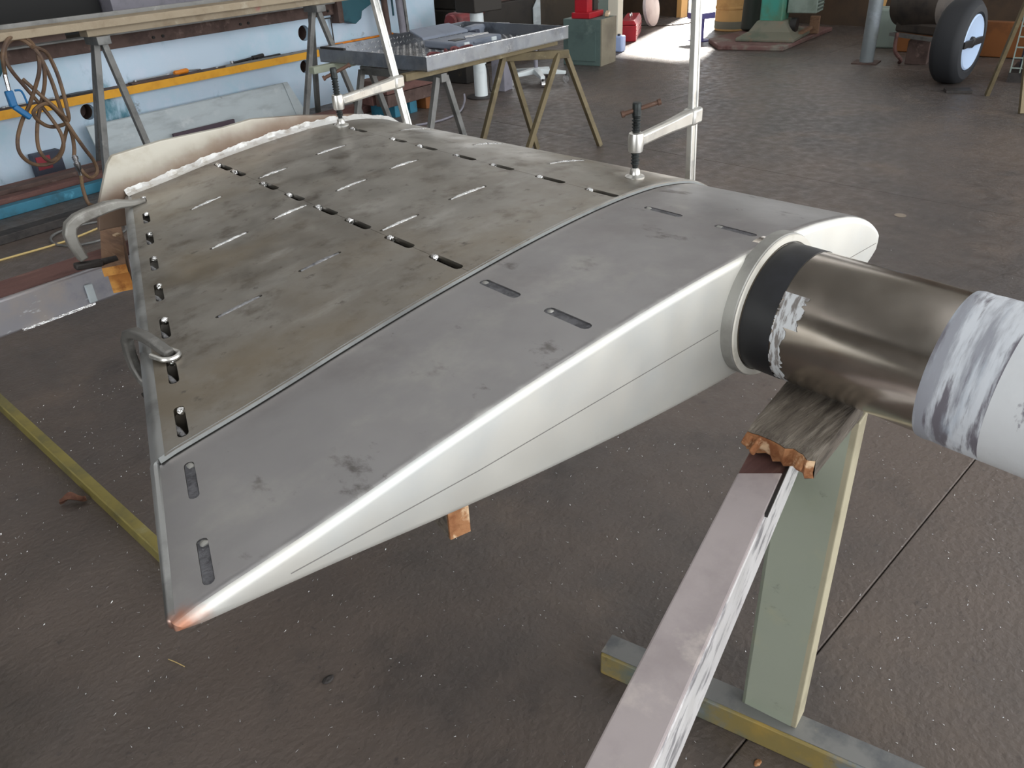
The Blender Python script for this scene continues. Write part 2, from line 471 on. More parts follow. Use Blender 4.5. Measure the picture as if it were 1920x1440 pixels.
# ------------------------------------------------------------------ the shed
XJ, YJ = [-6.0, 4.72, 8.57, 11.3], [-4.6, .45, 4.28, 8.9]
g = MB().box((3.2, 2.15, -.10), (18.6, 13.6, .14))
fl = g.build('floor', 'joint', None); fl['kind'] = 'structure'
fl['label'] = 'stained grey-brown concrete workshop floor'
for i in range(3):
    for j in range(3):
        x0, x1, y0, y1 = XJ[i]+.0014, XJ[i+1]-.0014, YJ[j]+.0014, YJ[j+1]-.0014
        nx, ny = 2, 2
        b = MB().box(((x0+x1)/2, (y0+y1)/2, -.02), (x1-x0, y1-y0, .04))
        b.build('slab', 'concrete', fl, local=True, bevel=.003, smooth=False)
def struct(name, mb, m, **k):
    o = mb.build(name, m, None, **k); o['kind'] = 'structure'; return o
struct('wall_left', MB().box((3.2, 8.95, 2.4), (18.6, .12, 4.9)), 'wall_far')
g = MB()
DY0, DY1, DH = 6.60, 7.66, 2.2
RD = 1.2
g.box((11.35, (RD+DY0)/2, .75), (.12, DY0-RD, 1.6)).box((11.35, (RD+DY0)/2, 4.1), (.12, DY0-RD, 1.5)).box((11.35, 6.35, 2.45), (.12, .5, 1.8)).box((11.35, 2.55, 2.45), (.12, 2.7, 1.8)).box((11.35, (-4.6+RD)/2, 4.25), (.12, RD+4.6, 1.2)).box((11.35, (DY1+8.9)/2, 2.4), (.12, 8.9-DY1, 4.9)).box((11.35, (DY0+DY1)/2, (DH+4.85)/2), (.12, DY1-DY0, 4.85-DH))
struct('wall_back', g, 'wall_brown')
struct('wall_front', MB().box((-3.6, -4.5, 2.4), (4.8, .12, 4.9)).box((5.0, -4.5, 4.5), (12.4, .12, .7)), 'wall_far')
struct('wall_right', MB().box((-6.05, 4.95, 2.4), (.12, 8.0, 4.9)).box((-6.05, -4.05, 2.4), (.12, 1.1, 4.9)).box((-6.05, -1.3, .475), (.12, 4.4, .95)).box((-6.05, -1.3, 4.05), (.12, 4.4, 1.6)), 'wall_far')
struct('ceiling', MB().box((3.2, 2.15, 4.9), (18.7, 13.7, .08)), 'roof_sheet')
sm = bpy.data.materials.new('roof_fill_glow'); sm.use_nodes = True
_b = sm.node_tree.nodes['Principled BSDF']
_b.inputs['Base Color'].default_value = (.8, .85, .9, 1); _b.inputs['Emission Color'].default_value = (1, .99, .97, 1); _b.inputs['Emission Strength'].default_value = ROOF_FILL
MATS['roof_fill_glow'] = sm
for k_, y_ in enumerate((-2.2, .6, 3.4, 5.2, 6.9)):
    struct('fill_panel_%d' % (k_+1), MB().box((2.4, y_, 4.845), (14, .95, .02)), 'roof_fill_glow', smooth=False)  # unseen glowing panels, added so upward faces get soft fill
wm = sm.copy(); wm.name = 'wall_fill_glow'
wm.node_tree.nodes['Principled BSDF'].inputs['Emission Strength'].default_value = 1.25
MATS['wall_fill_glow'] = wm
struct('fill_panel_6', MB().box((9.3, 8.88, 2.15), (3.6, .02, 1.7)), 'wall_fill_glow', smooth=False)  # unseen glowing panes added on two walls to brighten floor and metal reflections
struct('fill_panel_7', MB().box((11.35, 5.0, 2.45), (.02, 2.2, 1.8)), 'wall_fill_glow', smooth=False)
struct('trim_1', MB().box((11.28, DY0-.03, DH/2), (.16, .08, DH)).box((11.28, DY1+.03, DH/2), (.16, .08, DH)).box((11.28, (DY0+DY1)/2, DH+.04), (.16, DY1-DY0+.14, .08)), 'ochre')
struct('ground_outside', MB().box((22, 7, -.12), (19, 40, .1)), 'outdoor_ground')

# ------------------------------------------------------------------ the fin
AX = Vector((1.081, .42, .946)); SR = .1014
D = Vector((.0349, .99924, .01745)).normalized()
Hh = D.cross(Vector((0, 0, 1))).normalized()
Kk = Hh.cross(D)
P0 = AX + .135*D
TU = [0, .012, .046, .09, .15, .207, .27, .331, .41, .485, .57, .62, .667, .71, .752, .80, .84, .898, .948, .975, .99, 1.0]
TH = [.006, .0115, .018, .0255, .037, .049, .061, .0715, .083, .0930, .1015, .105, .107, .1075, .1065, .103, .0965, .0830, .0600, .040, .025, .0]
# smooth the table (monotone cubic / Fritsch-Carlson) so that the skin shows no facets
def pchip(xs, ys):
    n = len(xs)
    hh = [xs[i+1]-xs[i] for i in range(n-1)]; dl = [(ys[i+1]-ys[i])/hh[i] for i in range(n-1)]
    ms = [dl[0]] + [0 if dl[i-1]*dl[i] <= 0 else 2*dl[i-1]*dl[i]/(dl[i-1]+dl[i]) for i in range(1, n-1)] + [dl[-1]]
    def f(x):
        x = min(max(x, xs[0]), xs[-1]); i = 0
        while i < n-2 and x > xs[i+1]: i += 1
        t = (x-xs[i])/hh[i]
        return (2*t**3-3*t*t+1)*ys[i] + (t**3-2*t*t+t)*hh[i]*ms[i] + (-2*t**3+3*t*t)*ys[i+1] + (t**3-t*t)*hh[i]*ms[i+1]
    return f
prof0 = pchip(TU, TH)
def prof(u):
    if u > .948:                      # round nose
        e = (1-u)/.052
        return .06*e**.55
    return prof0(u)
def edges(s): return -.963+.34*s, .405-.09*s
def mid(hc): return -.006-.016*(hc+.05)
def fin_pt(s, hc, side=1, off=0.0):
    te, le = edges(s)
    u = min(max((hc-te)/(le-te), 0), 1)
    t = (1-.215*s)*prof(u) + off
    return P0 + s*D + hc*Hh + (mid(hc)+side*t)*Kk
def raw(s, hc, kk): return P0 + s*D + hc*Hh + kk*Kk
def s_seam(hc): return .318+.076*hc
SPAN = 1.325
rowA = lambda s: .010+.022*s
rowB = lambda s: -.376+.058*s
rowT = lambda s: edges(s)[0]+.041

fin = thing('stabiliser_fin', 'large grey steel stabiliser fin with slotted skin and thick round stock', 'fin', tuple(P0))
def solidify_patch(s0f, s1f, h0f, h1f, ns, nh, top, bot, umap=None):
    """closed plate between span limits and chord limits, outer offset top and inner offset bot"""
    m = MB(); R1 = []; R2 = []
    for j in range(ns+1):
        v = j/ns
        a = []; b = []
        for i in range(nh+1):
            f = umap(i/nh) if umap else i/nh
            # span limits depend on the chord position (slanted seam)
            s = .3 + (SPAN-.3)*v
            for _ in range(4):
                hc = h0f(s) + f*(h1f(s)-h0f(s))
                s = s0f(hc) + v*(s1f(hc)-s0f(hc))
            hc = h0f(s) + f*(h1f(s)-h0f(s))
            a.append(fin_pt(s, hc, 1, top)); b.append(fin_pt(s, hc, 1, bot))
        R1.append(a); R2.append(b)
    n = nh+1; N = (ns+1)*n
    m.v = [p for r in R1 for p in r] + [p for r in R2 for p in r]
    for j in range(ns):
        for i in range(nh):
            q = (j*n+i, j*n+i+1, (j+1)*n+i+1, (j+1)*n+i)
            m.f.append(q); m.f.append(tuple(x+N for x in q[::-1]))
    for i in range(nh):
        m.f.append((i, i+N, i+1+N, i+1)); e = ns*n
        m.f.append((e+i+1, e+i+1+N, e+i+N, e+i))
    for j in range(ns):
        m.f.append(((j+1)*n, (j+1)*n+N, j*n+N, j*n)); e = nh
        m.f.append((j*n+e, j*n+e+N, (j+1)*n+e+N, (j+1)*n+e))
    return m
def slot_cutter(m, p0, p1, wd, depth, rise=.02):
    """stadium prism from p0=(s,h) to p1=(s,h) sunk depth below the skin"""
    a, b = raw(p0[0], p0[1], 0), raw(p1[0], p1[1], 0)
    d = (b-a).normalized(); n = d.cross(Kk).normalized()
    loop = []
    ks = lambda q: (fin_pt(q[0], q[1], 1, 0)-raw(q[0], q[1], 0)).dot(Kk)
    k0, k1 = ks(p0), ks(p1)
    e = wd*.5
    A2, B2 = a+d*e*.6, b-d*e*.6
    for c, base, kz in ((A2, pi/2, k0), (B2, -pi/2, k1)):
        for i in range(6):
            t = base + pi*i/5
            loop.append((c + (d*cos(t) + n*sin(t))*(wd/2), kz))
    N = len(loop); st = len(m.v)
    m.v += [p + Kk*(kz-depth) for p, kz in loop] + [p + Kk*(kz+rise) for p, kz in loop]
    m.f += [tuple(st+i for i in range(N))[::-1], tuple(st+N+i for i in range(N))] + [(st+i, st+(i+1) % N, st+N+(i+1) % N, st+N+i) for i in range(N)]
SL_A = [(1.239, 1.299), (1.151, 1.222), (.981, 1.041), (.862, .934), (.726, .795), (.605, .672), (.459, .532), (.324, .398)]
SL_B = [(1.202, 1.285), (1.125, 1.189), (.959, 1.033), (.841, .910), (.707, .785), (.587, .662), (.449, .525), (.315, .391)]
SL_T = [(1.22, 1.262), (1.081, 1.145), (.952, 1.017), (.816, .880), (.679, .749), (.54, .609), (.402, .470), (.270, .336)]
SL_Af, SL_Bf, SL_Tf = [(.181, .255), (.037, .108)], [(.179, .258), (.036, .115)], [(.155, .22), (.021, .084)]
CH = [(1.05, .145, .224), (1.066, .325, .403), (1.084, .496, .586), (.80, .142, .216), (.807, .271, .346), (.818, .415, .489), (.529, .105, .172), (.545, .238, .308), (.83, .554, .628), (.565, .53, .61), (.556, .387, .460), (.585, .778, .88), (.84, .79, .88), (1.10, .77, .88)]
def uh(s, u):
    te, le = edges(s); return te + u*(le-te)
cut = MB()
for a, b in SL_A: slot_cutter(cut, (b, rowA(b)), (a, rowA(a)), .0150, .05)
for a, b in SL_B: slot_cutter(cut, (b, rowB(b)), (a, rowB(a)), .0155, .045)
for a, b in SL_T: slot_cutter(cut, (b, rowT(b)), (a, rowT(a)), .0135, .013)
for s, u0, u1 in CH: slot_cutter(cut, (s, uh(s, u0)), (s, uh(s, u1)), .0085, .03)
cut_o = cut.build('cutter', 'plate', None, smooth=False)
cutf = MB()
for a, b in SL_Af: slot_cutter(cutf, (b, rowA(b)), (a, rowA(a)), .0145, .0035)
for a, b in SL_Bf: slot_cutter(cutf, (b, rowB(b)), (a, rowB(a)), .0165, .0045)
for a, b in SL_Tf: slot_cutter(cutf, (b, rowT(b)), (a, rowT(a)), .0115, .0045)
WF = []
for L_, row_, wd_ in ((SL_Af, rowA, .0136), (SL_Bf, rowB, .0156), (SL_Tf, rowT, .0106)):
    for a, b in L_:
        q_ = MB(); slot_cutter(q_, (b-.0006, row_(b)), (a+.0006, row_(a)), wd_, .0034, -.0012); WF.append(q_)
cutf_o = cutf.build('cutter', 'plate', None, smooth=False)
def carve(o, c):
    """apply the slots as real holes"""
    md = o.modifiers.new('slots', 'BOOLEAN'); md.object = c; md.operation = 'DIFFERENCE'; md.solver = 'EXACT'
    bpy.context.view_layer.update()
    # evaluate with the cutter in the same space
    dg = bpy.context.evaluated_depsgraph_get()
    me = bpy.data.meshes.new_from_object(o.evaluated_get(dg))
    o.modifiers.remove(md)
    o.data = me
    for p in me.polygons: p.use_smooth = True
    me.set_sharp_from_angle(angle=radians(28))
GAP = .00035
TOP = .006
s1 = lambda hc: SPAN
sk = []
sk.append(solidify_patch(s_seam, s1, lambda s: edges(s)[0]+.016, lambda s: rowB(s)-GAP, 40, 26, TOP, -.003, None))
sk.append(solidify_patch(s_seam, s1, lambda s: rowB(s)+GAP, lambda s: rowA(s)-GAP, 40, 26, TOP, -.004, None))
sk.append(solidify_patch(s_seam, s1, lambda s: rowA(s)+GAP, lambda s: edges(s)[1]-.001, 40, 44, TOP, -.004, lambda f: 1-(1-f)**1.8))
for i, m in enumerate(sk):
    o = m.build('skin_plate', 'plate', None, fix=True)
    carve(o, cut_o)
    o.data.transform(Matrix.Translation(-P0)); o.parent = fin
# lower skin, closed over the trailing edge and the nose
rows = []
for j in range(2):
    row = []
    for i in range(61):
        f = 1-(1-i/60)**1.6
        s = s_seam(edges(.3)[0]+f*1.3) if j == 0 else SPAN
        te, le = edges(s)
        row.append(fin_pt(s, te+f*(le-te), -1, TOP*.9 if f < 1 else 0))
    rows.append(row)
MB().grid(rows).build('lower_skin', 'plate', fin)
# trailing edge bar
m = MB(); R = []
for j in range(2):
    ring = []
    for (dh, sk_) in ((.018, 1), (.010, 1), (.003, .9), (-.003, .35), (-.003, -.35), (.003, -.9), (.010, -1), (.018, -1)):
        hc0 = edges(.3)[0]
        s = s_seam(hc0) + .002 if j == 0 else SPAN
        hc = edges(s)[0] + dh
        ring.append(raw(s, hc, mid(hc) + sk_*(.0145 if dh > .005 else .0125)))
    R.append(ring)
for j in range(1):
    m.grid([R[0]+[R[0][0]], R[1]+[R[1][0]]])
m.f.append(tuple(range(8))); 
m.build('trailing_edge_bar', 'bar_edge', fin)
# inner spars seen through the slots
for row, dh in ((rowA, .075), (rowB, .055)):
    g = MB()
    g.bar(raw(.33, row(.33), mid(row(.33))-.01), raw(1.30, row(1.3), mid(row(1.3))-.01), .03, dh, Kk)
    g.build('inner_spar', 'inner_dark', fin, smooth=False)
# root fairing: lofted closed body with a rounded rim round the root face
def section(sf, shrink):
    top = []; bot = []
    nU = 110
    for i in range(nU+1):
        f = i/nU
        f = .12*f + .88*(1-(1-f)**2)
        u = f
        te0, le0 = edges(0)
        hc = te0 + u*(le0-te0)
        s = sf(hc)
        te, le = edges(s)
        hc = te + shrink + u*(le-te-2*shrink)
        uu = (hc-te)/(le-te)
        t = max((1-.215*s)*prof(uu)-shrink*.9, .0008 if 0 < i < nU else .0004)
        if i == nU: t = 0.0002
        top.append(raw(s, hc, mid(hc)+t)); bot.append(raw(s, hc, mid(hc)-t))
    return top, bot
SEC = [section(lambda hc, z=z: z, q) for z, q in ((0, .0150), (.0010, .0098), (.0030, .0056), (.0060, .0026), (.0100, .0008), (.0150, 0))] + [section(lambda hc, f=f: .015+f*(s_seam(hc)+.004-.015), 0) for f in (.16, .32, .48, .64, .8, 1)]
m = MB(); n = len(SEC[0][0]); loops = []
for top, bot in SEC: loops.append(top + bot[::-1])
n2 = len(loops[0])
for lp in loops: m.v += lp
for j in range(len(loops)-1):
    for i in range(n2):
        k2 = (i+1) % n2
        m.f.append((j*n2+i, j*n2+k2, (j+1)*n2+k2, (j+1)*n2+i))
e = (len(loops)-1)*n2
for i in range(n-1):
    m.f.append((i, i+1, n2-2-i, n2-1-i))
    m.f.append((e+i, e+i+1, e+n2-2-i, e+n2-1-i))
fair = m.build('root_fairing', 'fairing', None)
carve(fair, cutf_o)
fair.data.transform(Matrix.Translation(-P0)); fair.parent = fin
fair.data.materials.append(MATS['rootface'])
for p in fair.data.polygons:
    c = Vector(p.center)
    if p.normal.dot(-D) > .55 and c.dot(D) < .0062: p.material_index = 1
bpy.data.objects.remove(cut_o); bpy.data.objects.remove(cutf_o)
# scribed centre line on the root face
g = MB(); g.bar(raw(-.0002, -.845, .001), raw(-.0002, -.60, -.006), .0011, .0006, D).bar(raw(-.0002, -.60, -.006), raw(-.0002, -.123, -.003), .0011, .0006, D)
g.build('scribed_line', 'scribe', fin, smooth=False)
MB().bar(raw(-.0002, .19, -.010), raw(-.0002, .385, -.012), .0010, .0006, D).build('scribed_line', 'scribe', fin, smooth=False)
# rusty corner of the trailing edge
te = edges(0)[0]
# fairing trailing edge strip
g = MB(); g.bar(raw(.010, te+.0065, mid(te)), raw(.262, te+.092, mid(te)), .014, .0150, Kk)
g.build('trailing_edge_strip', 'bar_edge', fin, bevel=.005)
# seam step: edge strip of the proud skin
g = MB(); rows = [[], []]
for i in range(61):
    hc = edges(.26)[0]+.006 + i/60*(edges(.3)[1]-.01-edges(.26)[0])
    s = s_seam(hc)
    rows[0].append(fin_pt(s-.0030, hc, 1, -.0005)); rows[1].append(fin_pt(s+.0015, hc, 1, TOP+.0006))
g.grid(rows); rows2 = [rows[1], [fin_pt(s_seam(edges(.26)[0]+.006 + i/60*(edges(.3)[1]-.01-edges(.26)[0]))+.004, edges(.26)[0]+.006 + i/60*(edges(.3)[1]-.01-edges(.26)[0]), 1, TOP-.001) for i in range(61)]]
g.grid(rows2)
g.build('seam_edge', 'seam_grey', fin)
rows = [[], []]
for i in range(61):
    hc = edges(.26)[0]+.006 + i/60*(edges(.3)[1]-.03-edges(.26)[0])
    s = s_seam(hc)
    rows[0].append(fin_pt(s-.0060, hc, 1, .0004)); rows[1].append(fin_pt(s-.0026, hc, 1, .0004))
MB().grid(rows).build('seam_shadow', 'inner_dark', fin, fix=False)  # dark strip painted in for the shadow below the seam lip
# tip plate
outl = [(-.585, -.05), (-.572, .0), (-.527, .088), (-.512, .104), (-.40, .1145), (-.245, .1155), (-.172, .1215), (-.04, .107), (.05, .092), (.115, .083), (.18, .068), (.235, .046), (.272, .02), (.286, -.012), (.275, -.04), (.22, -.07), (.10, -.09), (-.05, -.09), (-.20, -.08), (-.40, -.06)]
g = MB().prism([raw(SPAN+.004, a, b) for a, b in outl], D*.014)
g.build('tip_plate', 'tip_cream', fin, bevel=.002, smooth=False, label='cream and brown heat-stained end plate')
# ground fillet weld between skin and tip plate
rows = [[], [], []]
nn = 150
for i in range(nn+1):
    f = i/nn
    hc = edges(SPAN)[0]+.004 + f*(edges(SPAN)[1]-edges(SPAN)[0]-.008)
    wv = .0115 + .0016*sin(i*.37)+.0010*sin(i*.9+1) + .0022*RND.random()
    if f > .72: wv *= .75
    kk = (fin_pt(SPAN, hc, 1, TOP)-raw(SPAN, hc, 0)).dot(Kk)
    rows[0].append(fin_pt(SPAN-.018, hc, 1, TOP+.0003))
    rows[1].append(fin_pt(SPAN-.004, hc, 1, TOP+.0045))
    rows[2].append(raw(SPAN+.0032, hc, kk+wv))
MB().grid(rows).build('tip_weld', 'ground_metal', fin, label='bright ground weld along the end plate')
for q_ in WF: q_.build('weld_fill', 'weld_fill', fin)
# weld beads in the chordwise slots, tack welds in the spanwise slots
def bead(name, m, pts, r, parent=fin):
    g = MB()
    P = []
    for i, p in enumerate(pts): P.append(p)
    rr = [r*(.55 + .45*sin(pi*min(1, (i+.5)/len(pts)*1.0)) + .22*RND.random()) for i in range(len(pts))]
    g.tube(P, rr, n=8, smooth=1)
    return g.build(name, m, parent, angle=60)
for ci, (s, u0, u1) in enumerate(CH):
    h0, h1 = uh(s, u0), uh(s, u1)
    mm = 'grey_weld' if ci in (6, 7) else 'bright_weld'
    bead('weld_bead', mm, [fin_pt(s, h0 + (h1-h0)*(.04+.92*i/15), 1, TOP-.0030) for i in range(16)], .0050)
for L, row in ((SL_A, rowA), (SL_B, rowB)):
    for a, b in L:
        bead('tack_weld', 'bright_weld', [fin_pt(b-.001-i*.003, row(b)+.001, 1, TOP-.0035) for i in range(5)], .0058)
for a, b in SL_T:
    bead('tack_weld', 'bright_weld', [fin_pt(b-.001-i*.0025, rowT(b), 1, TOP-.0030) for i in range(4)], .0055)
    bead('slot_weld', 'grey_weld', [fin_pt(a+.004+i*(b-a-.03)/7, rowT(a)+.0022, 1, TOP-.0050) for i in range(8)], .0042)
for L, row in ((SL_Af, rowA), (SL_Bf, rowB), (SL_Tf, rowT)):
    for a, b in L:
        bead('tack_weld', 'collar', [fin_pt(b-.001-i*.003, row(b), 1, -.0040) for i in range(4)], .0052)
# collar and stock
RT = .133
g = MB().rev(AX, D, [(.136, .105), (.136, .1165), (.118, .1165), (.116, .1145), (.116, .1020)], n=96, cap0=False, cap1=False)
g.build('collar_ring', 'collar', fin)
MB().rev(AX, D, [(.1155, .1150), (.1130, .1140), (.1130, .1050), (.1165, .1040)], n=96, cap0=False, cap1=False).build('collar_lip', 'collar_face', fin)
stk = MB().rev(AX, D, [(.16, SR), (-.150, SR), (-.153, SR), (-.158, SR), (-1.30, SR)], n=96).build('stock', 'stock_metal', fin)
MB().rev(AX, D, [(.112, SR+.0002), (.112, SR+.0012), (.062, SR+.0012), (.062, SR+.0002)], n=96, cap0=False, cap1=False).build('tape_band', 'tape', stk, label='black tape band')
MB().rev(AX, D, [(-.153, SR), (-.153, SR+.0032), (-.160, SR+.0045), (-.172, SR+.0036), (-.185, SR+.0042), (-.235, SR+.0042)], n=96, cap0=False, cap1=False).build('brushed_band', 'brush_paint', stk, label='grey-streaked brushed paint band')
MB().rev(AX, D, [(-.235, SR+.0042), (-.70, SR+.0042), (-.70, SR)], n=96, cap0=False, cap1=False).build('painted_sleeve', 'white_paint', stk, label='white brush-painted sleeve')
# dab of filler by the tape
def cyl_patch(t0, t1, g0, g1, off, m, nm):
    rows = []
    for j in range(7):
        t = t0 + (t1-t0)*j/6
        row = []
        for i in range(25):
            jit = .004*RND.uniform(-1, 1) if j in (0, 6) else 0
            gg = g0 + (g1-g0)*i/24
            row.append(AX + D*(t+jit) + (Hh*cos(gg) + Kk*sin(gg))*(SR+off))
        rows.append(row)
    return MB().grid(rows).build(nm, m, stk)
cyl_patch(.061, .026, radians(138), radians(166), .0007, 'dab', 'paint_dab')
cyl_patch(.061, .042, radians(166), radians(232), .0006, 'dab', 'paint_dab')

# ------------------------------------------------------------------ near trestle and timber under the stock
TB = radians(15.5)
bd = Vector((cos(TB), sin(TB), 0)); bn = Vector((sin(TB), -cos(TB), 0))       # along the beam, to its camera-right side
fd = Vector((.055, -.95, 0)).normalized(); fdn = Vector((fd.y*-1, fd.x, 0))   # along the foot
fd = Vector((.10, -.436, 0)).normalized(); fx = Vector((-fd.y, fd.x, 0))      # fx points away from the camera
ZB = .80
tr = thing('steel_trestle', 'heavy welded steel trestle with green post under the thick stock', 'trestle', (1.08, .43, 0))
pc = Vector((1.075, .432, 0))
# channel post: web facing the camera and one pale flange
g = MB()
w0 = Vector((1.068, .482, 0)); w1 = Vector((1.083, .381, 0)); wdv = (w1-w0).normalized(); wn = Vector((-wdv.y, wdv.x, 0))
def vbox(mb, a, b, th, z0, z1, nrm):
    mb.prism([a+Vector((0, 0, z0)), b+Vector((0, 0, z0)), b+nrm*th+Vector((0, 0, z0)), a+nrm*th+Vector((0, 0, z0))], Vector((0, 0, z1-z0)))
    return mb
vbox(g, w0, w1, .006, .066, ZB-.002, wn)
vbox(g, w0, w0+wdv*.006, .05, .066, ZB-.002, wn)
g.build('post', 'zinc_green', tr, smooth=False)
g = MB(); vbox(g, w1-wdv*.002, w1+wdv*.010, .05, .066, ZB-.002, wn)
g.build('post_flange', 'zinc_edge', tr, bevel=.002, smooth=False)
g = MB()
f0 = Vector((.967, .779, 0)) + fx*.032; f1 = f0 + fd*1.25
g.prism([f0+fx*-.032, f1+fx*-.032, f1+fx*.032, f0+fx*.032], (0, 0, .064))
g.build('foot', 'zinc_yellow', tr, bevel=.004, smooth=False)
g = MB(); g.prism([f0+fx*-.026+Vector((0, 0, .064)), f1+fx*-.026+Vector((0, 0, .064)), f1+fx*.030+Vector((0, 0, .064)), f0+fx*.030+Vector((0, 0, .064))], (0, 0, .0015))
g.build('foot_top', 'zinc_top', tr, smooth=False)
# beam butting against the post: hollow section plus cover plate that stops short
bc = Vector((.871, .4175, 0))
e0 = bc - bd*1.25; e1 = bc + bd*.19
g = MB()
hw = .029
g.prism([e0-bn*hw+Vector((0, 0, ZB-.105)), e1-bn*hw+Vector((0, 0, ZB-.105)), e1+bn*hw+Vector((0, 0, ZB-.105)), e0+bn*hw+Vector((0, 0, ZB-.105))], (0, 0, .101))
g.build('beam', 'ground_bar', tr, bevel=.004, smooth=False)
ea, eb = Vector((.850, .441, 0)), Vector((.892, .394, 0))
sa, sb = ea - bd*1.2, eb - bd*1.24
g = MB().prism([p+Vector((0, 0, ZB-.004)) for p in (sa, ea, eb, sb)], (0, 0, .006))
g.build('cover_plate', 'beam_mauve', tr, bevel=.0025, smooth=False)
g = MB().prism([p+Vector((0, 0, ZB-.004)) for p in (ea+bd*.003, e1-bn*.027, e1+bn*.027, eb+bd*.003)], (0, 0, .0008))
g.build('scale_patch', 'rust_red', tr, smooth=False)
g = MB().prism([p+Vector((0, 0, ZB-.0035)) for p in (eb-bd*.10, eb+bd*.05, eb+bd*.05+bn*.004, eb-bd*.10+bn*.004)], (0, 0, .005))
g.build('weld_bead', 'grease', tr, smooth=False)
# far foot pair of this trestle lies outside the picture; its second post stands below the camera
g = MB(); q0 = e0 + bd*.12
vbox(g, q0-bn*.05, q0+bn*.05, .05, .066, ZB-.106, bd)
g.build('post', 'zinc_green', tr, smooth=False)
g = MB(); g.prism([q0-bn*.5-bd*.03, q0+bn*.5-bd*.03, q0+bn*.5+bd*.06, q0-bn*.5+bd*.06], (0, 0, .064))
g.build('foot', 'zinc_yellow', tr, bevel=.004, smooth=False)

# split timber under the stock
ZW = ZB+.002
tb = thing('timber_block', 'weathered grey timber block with splintered orange end under the stock', 'timber', (.98, .41, ZB))
N1, N2 = 14, 12
c00, c01, c10, c11 = Vector((.906, .462, 0)), Vector((.902, .356, 0)), Vector((1.10, .492, 0)), Vector((1.105, .376, 0))
rows = []; rows_b = []
for j in range(N2+1):
    fj = j/N2; r1 = []; r2 = []
    jag = .004*sin(j*1.3)+.006*RND.random()-.002
    for i in range(N1+1):
        fi = i/N1
        p = c00.lerp(c01, fj).lerp(c10.lerp(c11, fj), fi)
        if i == 0: p = p + Vector((jag*-1, 0, 0))
        zz = .0405 + .0014*sin(fj*17) - (.005 if i == 0 else 0) - .004*abs(fj-.5)
        r1.append(p+Vector((0, 0, ZW+zz))); r2.append(p+Vector((.012*RND.random() if i == 0 else 0, 0, ZW)))
    rows.append(r1); rows_b.append(r2)
g = MB(); g.grid(rows); g.grid(rows_b, True)
for R_ in (rows, rows_b): pass
g.grid([[r[-1] for r in rows], [r[-1] for r in rows_b]]); g.grid([rows[0], rows_b[0]]); g.grid([rows[-1], rows_b[-1]])
g.build('plank', 'old_wood', tb, fix=False)
g = MB(); g.grid([[r[0]+Vector((-.001, 0, 0)) for r in rows], [r[0].lerp(q[0], .5)+Vector((-.003-.003*RND.random(), 0, -.002)) for r, q in zip(rows, rows_b)], [q[0]+Vector((-.001, 0, .002*RND.random())) for q in rows_b]])
g.build('splintered_end', 'end_wood', tb, fix=False)
for fj, ln, wd in ((.06, .012, .014), (.20, .030, .006), (.86, .010, .012)):
    p = c00.lerp(c01, fj)
    g = MB(); g.bar(p+Vector((.004, 0, ZW+.028)), p+Vector((-ln*.6, .003, ZW+.012)), wd, .016)
    g.build('splinter', 'end_wood', tb, bevel=.003, smooth=False)

# ------------------------------------------------------------------ far trestle, planks, timber
ZB2 = .82
t2 = thing('steel_trestle', 'scuffed steel trestle with long box beam under the tip of the fin', 'trestle', (.9, 2.05, 0))
d2 = Vector((1, .115, 0)).normalized(); n2v = Vector((-d2.y, d2.x, 0))
q = Vector((.317, 1.945, 0)); b0 = q - d2*.55; b1 = q + d2*1.25
g = MB().prism([b0+Vector((0, 0, ZB2-.082)), b1+Vector((0, 0, ZB2-.082)), b1+n2v*.12+Vector((0, 0, ZB2-.082)), b0+n2v*.12+Vector((0, 0, ZB2-.082))], (0, 0, .082))
g.build('beam', 'galv_beam', t2, bevel=.005, smooth=False)
g = MB().prism([p+Vector((0, 0, ZB2)) for p in (b0+n2v*.012, b1+n2v*.012, b1+n2v*.115, b0+n2v*.115)], (0, 0, .0012))
g.build('beam_top', 'rust_red', t2, smooth=False)
MB().prism([q+d2*f_+n2v*-.008+Vector((0, 0, z_)) for f_, z_ in ((.178, .745), (.196, .745), (.196, .790), (.178, .790))], n2v*.008).build('lug', 'pale_board', t2, bevel=.002, smooth=False)
MB().bar(q+d2*.02+n2v*-.002+Vector((0, 0, ZB2-.080)), q+d2*.19+n2v*-.002+Vector((0, 0, ZB2-.080)), .004, .006).build('weld_bead', 'bright_weld', t2, smooth=False)
for f in (-.48, 1.1):
    p = q + d2*f + n2v*.06
    MB().box(p+Vector((0, 0, .40)), (.08, .08, .676), TB).build('post', 'zinc_green', t2, bevel=.004, smooth=False)
    MB().box(p+Vector((0, 0, .031)), (.07, .9, .062), radians(6)).build('foot', 'zinc_yellow', t2, bevel=.004, smooth=False)
g = MB().box((0, 0, 0), (1, 1, 1))
def plank(name, m, p, q, wd, z0, z1, label, cat, endm=None):
    p, q = Vector(p), Vector(q); dd = (q-p).normalized(); nn = Vector((dd.y, -dd.x, 0))
    o = MB().prism([v+Vector((0, 0, z0)) for v in (p-nn*wd/2, p+nn*wd/2, q+nn*wd/2, q-nn*wd/2)], (0, 0, z1-z0)).build(name, m, None, bevel=.002, smooth=False)
    return o
pl_lo_a, pl_lo_b = (.512, 1.762), (.655, 2.09)
t = thing('timber_plank', 'orange-ended lower plank stacked on the scuffed trestle beam', 'plank', (.58, 1.93, ZB2))
pA, pB = Vector((.520, 1.770, 0)), Vector((.635, 2.10, 0)); pd = (pB-pA).normalized(); pn = Vector((pd.y, -pd.x, 0))
